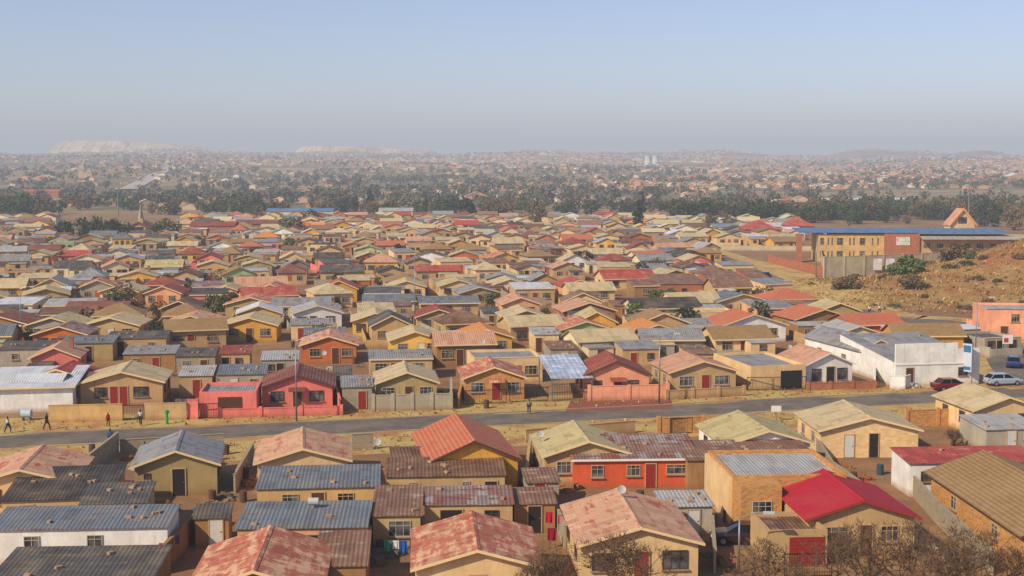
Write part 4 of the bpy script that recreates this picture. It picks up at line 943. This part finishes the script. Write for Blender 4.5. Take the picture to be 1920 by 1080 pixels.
def dump(px0,px1,ytop,Y,label,seed,tail,dd=400):
    r=random.Random(seed); x0=(px0-960)/FP*Y; x1=(px1-960)/FP*Y; zt=CH+(305-ytop)/FP*Y; n=80; m=MB()
    b=[];md=[];tp=[]
    for i in range(n+1):
        t=i/n; x=x0+(x1-x0)*t; e=min(1,min(t*12,(1-t)*9)); h0=hz(x,Y)
        ztop=h0-6+(zt-h0+6)*e*(1-tail*S((t-.3)*1.6))+r.uniform(-1.5,1.5)
        b.append((x,Y-90*e,h0-14)); md.append((x+r.uniform(-9,9),Y-30*e+r.uniform(-10,10),h0-6+(ztop-h0+6)*.5)); tp.append((x,Y+25*e,ztop))
    for i in range(n):
        m.poly([b[i],b[i+1],md[i+1],md[i]]); m.poly([md[i],md[i+1],tp[i+1],tp[i]]); m.poly([tp[i],tp[i+1],(tp[i+1][0],Y+dd,tp[i+1][2]),(tp[i][0],Y+dd,tp[i][2])])
    o=obj('mine_dump',m.mesh('mine_dump',sand,uv=False,smooth=False)); tag(o,label,'mine dump')
dump(85,480,264,5100,'long pale flat topped mine dump on the left skyline',1,.6); dump(545,832,274,4900,'pale flat topped mine dump left of centre on the skyline',2,.35)
# ------------------------------------------------------------------ poles and masts
def lamp(px,ybase,ytop,label,arm=1.6,rz=0):
    x,y=G(px,ybase); h=(ybase-ytop)*y/FP; o=thing('street_lamp',label,'street lamp',(x,y,0),rz)
    m=MB(); m.tube((0,0,0),(0,0,h),.1,.05,8,cap=True); obj('pole',m.mesh('pole',steel,smooth=True),o)
    m=MB(); m.tube((0,0,h-.05),(arm*.6,0,h+.25),.04,.035,6); m.tube((arm*.6,0,h+.25),(arm,0,h+.3),.035,.03,6); obj('arm',m.mesh('arm',steel),o)
    m=MB(); m.box(arm-.1,arm+.6,-.14,.14,h+.22,h+.36); obj('lamp_head',m.mesh('lamp_head',plain('lamp_grey','b8b8b4')),o)
for a in [(556,790,635,'tall street lamp in front of the pink house'),(1236,757,628,'tall street lamp at right of the salmon wall'),(1385,1075,965,'street lamp beside the red garage in the foreground'),(1828,690,560,'street lamp beside the shop sign'),(778,620,480,'street lamp among the middle rows'),(40,640,540,'street lamp at the left among rows'),(1530,520,440,'street lamp left of the school')]: lamp(*a)
def mast(px,ybase,ytop,label):
    x,y=G(px,ybase); h=(ybase-ytop)*y/FP; o=thing('light_mast',label,'light mast',(x,y,0)); m=MB(); m.tube((0,0,0),(0,0,h),.32,.14,8,cap=True); obj('pole',m.mesh('pole',steel),o)
    m=MB(); m.tube((0,0,h-.6),(0,0,h-.2),1.1,1.1,8,cap=True); obj('lamp_ring',m.mesh('lamp_ring',plain('lamp_grey','b8b8b4')),o)
for a in [(505,402,350,'high mast light at left behind the blue hall'),(222,405,352,'high mast light above the left church'),(960,398,355,'high mast light above the centre rows'),(1815,432,312,'tallest high mast light by the orange gable church'),(1437,400,350,'high mast light above the right tree line'),(1045,400,362,'high mast light right of centre'),(730,388,342,'thin high mast light left of the cypress')]: mast(*a)
# ------------------------------------------------------------------ signs
sg=lambda c:plain('sign_'+c,c,.5)
x,y=G(1812,722); o=thing('shop_sign','tall blue and white hanging board at the shop corner','sign',(x,y,0),R(-50))
m=MB(); m.box(-.6,.6,-.06,.06,1.6,4.9); obj('board',m.mesh('board',sg('b4bec8')),o)
m=MB(); m.box(-.5,.5,-.075,-.062,3.9,4.7); m.box(-.5,.5,-.075,-.062,1.8,2.2); obj('blue_panel',m.mesh('panel',sg('3a668e')),o)
m=MB(); m.tube((.65,0,0),(.65,0,5.1),.06,.06,6); obj('post',m.mesh('post',steel),o)
x,y=G(1888,668); o=thing('pole_sign','small white and red board on a pole by the junction','sign',(x,y,0)); m=MB(); m.tube((0,0,0),(0,0,2.0),.05,.05,6); obj('pole',m.mesh('pole',steel),o); m=MB(); m.box(-.7,.7,-.08,-.05,1.7,2.9); obj('board',m.mesh('board',sg('d8d4cc')),o); m=MB(); m.box(-.5,.1,-.1,-.082,1.9,2.5); obj('emblem',m.mesh('emblem',sg('b83028')),o)
x,y=G(1455,790); o=thing('notice_board','blank white board on a post beside the road','sign',(x,y,0)); m=MB(); m.tube((0,0,0),(0,0,1.2),.05,.05,6); obj('post',m.mesh('post',steel),o); m=MB(); m.box(-.5,.5,-.05,0,1.0,1.6); obj('board',m.mesh('board',sg('d8d4cc')),o)
# ------------------------------------------------------------------ cars
tyre=plain('tyre','151515'); rim=plain('rim','9a9a9c',.4,.5); carglass=plain('car_glass','15181c',.1); hl=plain('headlight_glass','d8d8d0',.2); tlm=plain('tail_light','8a1010',.3)
def car(x,y,rz,hexc,label,hatch=False,z=.02):
    bm=plain('car_paint_'+hexc,hexc,.3,.0,.05); bm.node_tree.nodes['Principled BSDF'].inputs['Coat Weight'].default_value=.5
    o=thing('parked_car',label,'car',(x,y,z),rz)
    st=[(-2.2,.45,.75,.66),(-2.12,.32,.92,.78),(-1.5,.24,.98,.84),(-.7,.22,.96,.86),(.6,.22,.93,.86),(1.1,.23,.9,.85),(1.8,.26,.82,.81),(2.12,.32,.7,.74),(2.2,.4,.6,.62)]
    m=MB(); rings=[]
    for (X,zb,zt,w) in st: rings.append([(X,-w*.9,zb),(X,-w,zb+.12),(X,-w,zt-.22),(X,-w*.9,zt-.03),(X,-w*.6,zt),(X,w*.6,zt),(X,w*.9,zt-.03),(X,w,zt-.22),(X,w,zb+.12),(X,w*.9,zb)])
    for a,b in zip(rings[:-1],rings[1:]):
        for i in range(10): j=(i+1)%10; m.poly([a[i],a[j],b[j],b[i]])
    m.poly(rings[0][::-1]); m.poly(rings[-1]); obj('body',m.mesh('body',bm,smooth=True),o)
    rb_=-2.0 if hatch else -1.65
    def cab(m,x0,x1,t0,t1,zb,zt,wb,wt):
        b=[(x0,-wb,zb),(x1,-wb,zb),(x1,wb,zb),(x0,wb,zb)]; t=[(t0,-wt,zt),(t1,-wt,zt),(t1,wt,zt),(t0,wt,zt)]
        for i in range(4): j=(i+1)%4; m.poly([b[i],b[j],t[j],t[i]])
        m.poly(t)
    m=MB(); cab(m,rb_,1.05,rb_+.5,.25,.9,1.36,.76,.58); obj('window_glass',m.mesh('glass',carglass),o)
    m=MB(); m.slab((rb_+.45,-.6,1.42),(.3,-.6,1.42),(.3,.6,1.42),(rb_+.45,.6,1.42),.07)
    for s in(-1,1):
        m.tube((1.08,s*.77,.92),(.28,s*.59,1.38),.035,.035,4); m.tube((rb_-.03,s*.77,.92),(rb_+.47,s*.59,1.38),.05,.04,4); m.tube((-.3,s*.785,.92),(-.3,s*.6,1.38),.04,.04,4)
    obj('cabin_roof',m.mesh('roof',bm),o)
    for X in (-1.35,1.35):
        for s in (-1,1):
            m=MB(); m.tube((X,s*.66,.3),(X,s*.88,.3),.31,.31,16,cap=True); w_=obj('wheel',m.mesh('wheel',tyre),o); m=MB(); m.tube((X,s*.85,.3),(X,s*.895,.3),.19,.19,12,cap=True); obj('rim',m.mesh('rim',rim),w_)
    for s in (-1,1):
        m=MB(); m.box(2.08,2.17,s*.58-.14,s*.58+.14,.55,.68); obj('headlight',m.mesh('headlight',hl),o)
        m=MB(); m.box(-2.2,-2.1,s*.6-.12,s*.6+.12,.66,.82); obj('tail_light',m.mesh('tail_light',tlm),o)
    return o
x,y=G(1782,732); car(x,y,R(12),'6a1418','maroon sedan parked on the verge in front of the shop')
x,y=G(1880,722); car(x,y,R(12),'9aa6b2','silver blue sedan parked on the verge right of the maroon one',True)
x,y=G(1900,688); car(x,y,R(70),'1f3a78','dark blue car at the right edge near the junction',True,.07)
x,y=G(1432,522); car(x,y,R(110),'1a2434','dark car driving on the side road below the school',False,.07)
car(15.8,89.5,R(175),'2a1414','dark maroon car parked behind the red garage')
# ------------------------------------------------------------------ dishes, tanks, laundry, clutter
def dish(x,y,z,label,rz=0):
    o=thing('satellite_dish',label,'satellite dish',(x,y,z),rz); o.scale=(.75,)*3; m=MB(); m.tube((0,0,0),(0,0,.6),.03,.03,6); m.tube((0,0,.6),(0,-.15,.8),.03,.03,6); obj('mount',m.mesh('mount',steel),o)
    m=MB(); n=16; ax=Vector((.2,-.8,.55)).normalized(); u=ax.cross(Vector((0,0,1))).normalized(); w=ax.cross(u); c=Vector((0,-.15,.85)); R0=[(0,0),(.2,.03),(.4,.12)]
    for (r0,h0),(r1,h1) in zip(R0[:-1],R0[1:]):
        for i in range(n):
            q=[]
            for (r,h,k) in ((r0,h0,i),(r1,h1,i),(r1,h1,i+1),(r0,h0,i+1)):
                a=6.2832*k/n; q.append(tuple(c+u*math.cos(a)*r+w*math.sin(a)*r+ax*h))
            m.poly(q)
    obj('reflector',m.mesh('reflector',plain('dish_white','b0b0aa')),o)
    m=MB(); m.tube(tuple(c),tuple(c+ax*.45),.015,.015,4); obj('receiver_arm',m.mesh('receiver_arm',steel),o)
for (px,py,z,l) in [(708,843,2.6,'white satellite dish by the road left of brown store'),(1013,828,2.7,'white satellite dish right of the terracotta roof'),(1165,935,3.5,'satellite dish on the rust patched roof ridge'),(608,672,2.7,'satellite dish above the terracotta walled house'),(1480,660,2.7,'satellite dish beside the faded pink roof'),(905,650,2.8,'satellite dish behind the orange roof')]:
    x,y=G(px,py,z); dish(x,y,z,l)
x,y=G(588,952,2.75); o=thing('roof_vent','round white roof vent on the blue grey roof','vent',(x,y,2.6)); m=MB(); m.tube((0,0,0),(0,0,.5),.12,.12,8); obj('pipe',m.mesh('pipe',steel),o); m=MB(); m.tube((-.35,0,.6),(.35,0,.6),.25,.25,12,cap=True); obj('drum',m.mesh('drum',plain('dish_white','b0b0aa')),o)
def cloth(px,py,z,w,h,hexc,label,group=None):
    x,y=G(px,py,z); r=random.Random(px); m=MB(); n=5
    for i in range(n):
        a=-w/2+w*i/n;b=-w/2+w*(i+1)/n; ya=.06*math.sin(i*1.9);yb_=.06*math.sin((i+1)*1.9)
        m.poly([(a,ya*1.5,-h+r.uniform(0,.05)),(b,yb_*1.5,-h),(b,yb_*.2,0),(a,ya*.2,0)])
    o=obj('hanging_cloth',m.mesh('cloth',plain('cloth_'+hexc,hexc,.95,var=.1)),None,(x,y,z)); tag(o,label,'laundry',group)
for a in [(727,1014,1.9,.45,.7,'2f9a7a','green garment hanging under the window, bottom centre'),(742,1013,1.9,.4,.6,'d8d8d8','white garment hanging beside the green one'),(757,1013,1.9,.45,.8,'2a5ab0','blue garment hanging third in the line'),(774,1014,1.9,.4,.7,'1a2440','navy garment hanging at the right of the line'),(1030,960,1.9,.5,.8,'b02030','red garment hanging below the brown shack'),(1052,965,1.8,.45,.7,'c04a5a','pink red garment next to the red one'),(1070,972,1.7,.5,.6,'d8d4d0','white garment right of the red laundry'),(1035,990,1.4,.6,.9,'8a1828','dark red garment hanging low in the yard'),
 (305,1018,1.7,.5,.7,'a03040','red garment at the end of the white building'),(318,1010,1.7,.4,.6,'3a6a50','green garment at the end of the white building'),(330,1003,1.7,.4,.6,'7a5a8a','purple garment near the brown wall')]: cloth(*a)
x0,y0=G(718,1013,1.95); x1,y1=G(786,1013,1.95); m=MB(); m.tube((x0,y0+.02,1.92),(x1,y1+.02,1.92),.012,.012,4); tag(obj('washing_line',m.mesh('washing_line',steel)),'thin washing line below the window, bottom centre','washing line')
rc=random.Random(21)
DM={}
def drum(x,y,hexc,label,group=None):
    if hexc not in DM:
        m=MB()
        for z0,z1,r in ((0,.28,.29),(.28,.31,.31),(.31,.58,.29),(.58,.61,.31),(.61,.88,.29)): m.tube((0,0,z0),(0,0,z1),r,r,12,cap=True)
        DM[hexc]=m.mesh('drum',plain('drum_'+hexc,hexc))
    o=obj('drum',DM[hexc],None,(x,y,0)); tag(o,label,'drum',group)
for (px,py,c_,l) in [(370,975,'3a5a80','blue drum in the yard behind the rust red roof'),(385,978,'6a4a30','rusty drum beside the blue drum'),(1015,905,'2a2a2a','black drum beside the orange building'),(1345,985,'7a7a78','grey drum beside the iron shack'),(460,900,'505050','grey drum right of the olive house'),(1600,905,'5a3a2a','rusty drum behind the brick house'),(972,975,'6a3a28','rusty drum between two roofs at bottom'),(1650,890,'3a4a58','dull blue drum near the crimson roof')]:
    x,y=G(px,py); drum(x,y,c_,l,None)
def pilemesh(hexc,n=16,s=.25):
    m=MB(); m.box(-.75,.75,-.5,.5,-.05,.1)
    for i in range(n):
        a=rc.uniform(-1,1)*.75;b=rc.uniform(-1,1)*.5; z=max(0,.3-abs(a)*.3)*rc.random(); q=rc.uniform(.6,1)*s; m.T=(math.cos(i),math.sin(i),a,b,z); m.box(-q,q,-q*.6,q*.6,0,q*.8)
    m.T=None
    return m.mesh('blocks',plain('rub_'+hexc,hexc,.95,var=.3))
for (px,py,label,hexc) in [(315,960,'pile of boards and bricks in the yard left of centre','7a6048'),(420,935,'rubbish heap beside the olive house','6a5a48'),(1360,1000,'heap of bricks beside the flat brick house','8a6248'),(1010,960,'scrap heap under the washing','5c5048'),(655,835,'stacked grey blocks beside the road','8a8884'),(1620,900,'pile of bricks behind the brick house','93583a'),(335,705,'junk heap behind the left shacks','6a5c50'),(545,990,'scrap pile in shaded yard, bottom left','55483c'),(1560,1040,'rubble beside the garage','7f654a')]:
    x,y=G(px,py); o=thing('rubble_pile',label,'rubble',(x,y,0)); obj('blocks',pilemesh(hexc),o)
PMS=[pilemesh(h,18,s) for h,s in (('8a7258',.25),('6a6058',.32),('9a6a48',.24),('b0a898',.28))]
PN=['brown','grey','brick coloured','pale']
k=0
for _ in range(2500):
    if k>=170: break
    px=rc.uniform(0,1920); py=rc.choice([rc.uniform(840,1075),rc.uniform(840,1075),rc.uniform(640,768),rc.uniform(560,700)]); x,y=G(px,py)
    if any(math.hypot(q[0]-x,q[1]-y)<q[2]*.95 for q in PLACED): continue
    if hill(x,y)>0 or inside(px,py,ZONES[0]) or px>1740 and py<760: continue
    if min(math.hypot(q[0]-x,q[1]-y) for q in mp)<6: continue
    k+=1; j=rc.randrange(4); w_='foreground yards' if py>830 else 'yards across the road'
    if rc.random()<.25: drum(x,y,'5a4438',f'dull rusty drum standing in the {w_}','rusty drums in the '+w_)
    else:
        o=obj('scrap_heap',PMS[j],None,(x,y,0),rc.uniform(0,6)); s=rc.uniform(.6,1.6); o.scale=(s,s,s); tag(o,f'small {PN[j]} heap of scrap and bricks in the {w_}','scrap heap',PN[j]+' scrap heaps in the '+w_)
BRM=MB(); BRM.box(-.2,.2,-.12,.12,0,.16); BRM=BRM.mesh('brick',plain('loose_brick','a08468',var=.35))
for (pos,w,d,rz,hw,rise,label) in FLATS:
    if w<3: continue
    for i in range(rc.randint(2,6)):
        a=rc.uniform(-.42,.42)*w; b=rc.uniform(.1,.9)*d
        o=obj('loose_brick',BRM,None,(pos[0]+a*math.cos(rz)-b*math.sin(rz),pos[1]+a*math.sin(rz)+b*math.cos(rz),hw+rise*b/d+.085),rc.uniform(0,3)); tag(o,'loose brick lying as a weight on a flat sheet roof','brick','bricks weighing down the sheet roofs')
x,y=G(50,788); o=thing('water_tank','pale blue tank standing by the road at left','water tank',(x,y,0)); m=MB(); m.tube((-.5,0,.7),(.5,0,.7),.4,.4,14,cap=True); obj('tank',m.mesh('tank',plain('tank','a8bcc4',.4)),o)
for s in(-.35,.35):
    m=MB(); m.box(s-.05,s+.05,-.3,.3,0,.4); obj('leg',m.mesh('leg',steel),o)
x,y=G(313,795); m=MB(); m.tube((0,0,0),(0,0,1.1),.16,.14,10,cap=True); m.tube((0,0,1.1),(0,0,1.4),.2,.2,10,cap=True); m.tube((-.3,0,1.2),(.3,0,1.2),.06,.06,6,cap=True); tag(obj('hydrant_post',m.mesh('hydrant',plain('hydrant_green','2f9a4a')),None,(x,y,0)),'bright green standpipe on the verge, left','standpipe')
def gate(px,label,h=1.6):
    a,b=G(*px[0]),G(*px[1]); L=math.hypot(b[0]-a[0],b[1]-a[1]); an=math.atan2(b[1]-a[1],b[0]-a[0]); o=thing('gate',label,'gate',(a[0],a[1],0),an)
    m=MB(); m.box(0,L,-.03,.03,.1,.16); m.box(0,L,-.03,.03,h-.06,h); m.box(0,.06,-.03,.03,.16,h-.06); m.box(L-.06,L,-.03,.03,.16,h-.06); obj('frame',m.mesh('frame',blackm),o)
    m=MB(); n=int(L/.16)
    for i in range(1,n): m.tube((L*i/n,0,.16),(L*i/n,0,h+.05),.012,.012,4)
    obj('bars',m.mesh('bars',blackm),o)
for a in [([(231,789),(271,788)],'black metal gate between sand and tan walls at left'),([(372,786),(410,785)],'dark gate in front of the pink garage'),([(1450,733),(1512,731)],'dark metal gate in front of the cream garage'),([(1400,733),(1448,733)],'dark railing left of the cream garage'),([(955,755),(1028,753)],'metal fence left of the silver carport'),([(1256,815),(1298,813)],'black gate in the yellow brick wall'),([(1715,799),(1772,797)],'black gate in the brick wall at the right'),([(1470,1085),(1560,1083)],'black railings at the bottom by the garage'),([(868,760),(950,757)],'low dark fence before striped roof house')]: gate(*a)
# ------------------------------------------------------------------ people
def skin(verts,edges,rad,mat,name):
    me=bpy.data.meshes.new(name); me.from_pydata(verts,edges,[]); o=bpy.data.objects.new('tmp',me); COL.objects.link(o)
    md=o.modifiers.new('s','SKIN'); md.use_smooth_shade=True
    for i,r in enumerate(rad): me.skin_vertices[0].data[i].radius=(r,r)
    me.skin_vertices[0].data[0].use_root=True
    o.modifiers.new('u','SUBSURF').levels=1
    bpy.context.view_layer.update(); dg=bpy.context.evaluated_depsgraph_get(); r=bpy.data.meshes.new_from_object(o.evaluated_get(dg)); r.name=name; r.materials.clear(); r.materials.append(mat)
    bpy.data.objects.remove(o); return r
skinm=plain('skin','4a2c1c',.7)
def pose(k):
    a=.25*k
    V=dict(pel=(0,0,.95),ch=(0,0,1.32),nk=(0,0,1.5),h1=(0,-.02,1.6),h2=(0,-.01,1.72))
    for s,n in((-1,'l'),(1,'r')):
        V['hip'+n]=(s*.1,0,.9); V['kn'+n]=(s*.11,-a*s*.9-.03,.5); V['an'+n]=(s*.11,-a*s*1.2+.05,.09); V['to'+n]=(s*.12,-a*s*1.2-.13,.04)
        V['sh'+n]=(s*.19,0,1.42); V['el'+n]=(s*.25,a*s*.6,1.15); V['wr'+n]=(s*.24,a*s*.9-.1,.9); V['hd'+n]=(s*.235,a*s*.95-.13,.8)
    return V
PM={}
def pmesh(k,part,mat):
    kk=(k,part)
    if kk in PM:
        q=PM[kk]
        if q.materials[0]==mat: return q
        q=q.copy(); q.materials.clear(); q.materials.append(mat); return q
    V=pose(k); g=lambda names,ed,rd:skin([V[n] for n in names],[(names.index(a),names.index(b)) for a,b in ed],rd,mat,part)
    if part=='body':
        N=['pel','ch','nk','h1','h2']+[x+n for n in 'lr' for x in ('hip','kn','an','to','sh','el','wr','hd')]
        E=[('pel','ch'),('ch','nk'),('nk','h1'),('h1','h2')]
        for n in 'lr': E+=[('pel','hip'+n),('hip'+n,'kn'+n),('kn'+n,'an'+n),('an'+n,'to'+n),('ch','sh'+n),('sh'+n,'el'+n),('el'+n,'wr'+n),('wr'+n,'hd'+n)]
        rd=[.13,.14,.055,.1,.09]+[.085,.06,.04,.035,.055,.042,.03,.035]*2
        m=g(N,E,rd)
    elif part=='shirt':
        N=['pel','ch','shl','ell','shr','elr']; m=g(N,[('pel','ch'),('ch','shl'),('shl','ell'),('ch','shr'),('shr','elr')],[.16,.17,.075,.062,.075,.062])
    elif part=='trousers':
        N=['pel','hipl','knl','anl','hipr','knr','anr']; m=g(N,[('pel','hipl'),('hipl','knl'),('knl','anl'),('pel','hipr'),('hipr','knr'),('knr','anr')],[.15,.105,.08,.065,.105,.08,.065])
    else:
        m=skin([(0,.015,1.66),(0,.01,1.76)],[(0,1)],[.1,.085],mat,part)
    PM[kk]=m; return m
hairm=plain('hair','120d0a')
def person(px,py,rz,k,top,bot,label,s=.93,z=None):
    x,y=G(px,py)
    o=thing('person',label,'person',(x,y,.02 if z is None else z),rz); o.scale=(s,)*3
    obj('body',pmesh(k,'body',skinm),o); obj('shirt',pmesh(k,'shirt',plain('shirt_'+top,top,.95)),o); obj('trousers',pmesh(k,'trousers',plain('trousers_'+bot,bot,.95)),o); obj('hair',pmesh(k,'hair',hairm),o)
PEOPLE=[(88,806,R(80),1.0,'20242c','30343c','person in dark clothes walking on the verge at left'),(207,836,R(10),.6,'2f5a9a','1c2438','person in blue walking on the road at left'),(15,812,R(90),1.0,'c8c8c8','3a3a50','person in white near the left edge'),(264,798,0,.4,'b8b4b0','30303a','person in pale shirt standing by the black gate'),(203,800,R(40),.4,'b02820','5a2028','person in red standing by the sand wall',.8),(992,776,R(5),.6,'8a8078','2a2a34','person standing on the verge below the striped roof house'),(272,862,0,.4,'2f8a4a','3a3a40','person in green behind the olive house'),(1688,845,R(-20),.6,'1c1c20','26242a','person in black beside the pale brick house'),(952,748,0,.4,'d0ccc4','5a5048','person in white in the yard of the striped roof house'),(1630,590,0,.6,'d8d4cc','303040','left person in white on the side road'),(1649,589,0,.6,'d0c8c0','20242c','right person in white on the side road'),(462,905,R(30),.4,'3a3540','2a2a30','person in dark clothes in the yard right of olive house')]
for a in PEOPLE: person(*a)
# ------------------------------------------------------------------ self-glowing haze box, sky, sun, camera
hz_=bpy.data.materials.new('glowing_haze'); hz_.use_nodes=True; nt_=hz_.node_tree; nt_.nodes.clear()
out=nt_.nodes.new('ShaderNodeOutputMaterial'); ab=nt_.nodes.new('ShaderNodeVolumeAbsorption'); em=nt_.nodes.new('ShaderNodeEmission'); ad=nt_.nodes.new('ShaderNodeAddShader')
D_=1/3300; ab.inputs['Color'].default_value=(0,0,0,1); ab.inputs['Density'].default_value=D_
em.inputs['Color'].default_value=(.445,.47,.535,1); em.inputs['Strength'].default_value=D_  # haze brightness is put in as emission, nothing scatters sunlight
nt_.links.new(ab.outputs[0],ad.inputs[0]); nt_.links.new(em.outputs[0],ad.inputs[1]); nt_.links.new(ad.outputs[0],out.inputs['Volume'])
m=MB(); m.box(-8000,8000,-400,10000,-400,190); struct(obj('sky',m.mesh('sky',hz_,uv=False)))  # added haze box around the scene; its glow stands in for scattered light
w=bpy.data.worlds.new('World'); SC.world=w; w.use_nodes=True; nt2=w.node_tree; bg=nt2.nodes['Background']
sky=nt2.nodes.new('ShaderNodeTexSky'); sky.sky_type='NISHITA'; sky.sun_disc=False
EL=R(37); AZ=R(229)
sky.sun_elevation=EL; sky.sun_rotation=AZ; sky.dust_density=1.5; sky.air_density=1.0; sky.altitude=1200; sky.ozone_density=2.0
mx=nt2.nodes.new('ShaderNodeMix'); mx.data_type='RGBA'; mx.blend_type='MULTIPLY'; mx.inputs[0].default_value=1; mx.inputs[7].default_value=(.97,.90,1.0,1)
nt2.links.new(sky.outputs[0],mx.inputs[6]); nt2.links.new(mx.outputs[2],bg.inputs[0]); bg.inputs[1].default_value=.135
sv=Vector((math.sin(AZ)*math.cos(EL),math.cos(AZ)*math.cos(EL),math.sin(EL)))
L=bpy.data.lights.new('sun','SUN'); L.energy=5.0; L.angle=R(.5); L.color=(1,.87,.67); lo=bpy.data.objects.new('sun',L); COL.objects.link(lo); lo.rotation_euler=sv.to_track_quat('Z','Y').to_euler()
cam=bpy.data.cameras.new('camera'); cam.sensor_width=36; cam.lens=36*FP/1920; cam.clip_end=20000; cam.clip_start=.5
co=bpy.data.objects.new('camera',cam); COL.objects.link(co); co.location=(0,0,CH); co.rotation_euler=(math.pi/2-PIT,0,0); SC.camera=co
SC.view_settings.view_transform='Standard'; SC.view_settings.look='None'; SC.view_settings.exposure=0
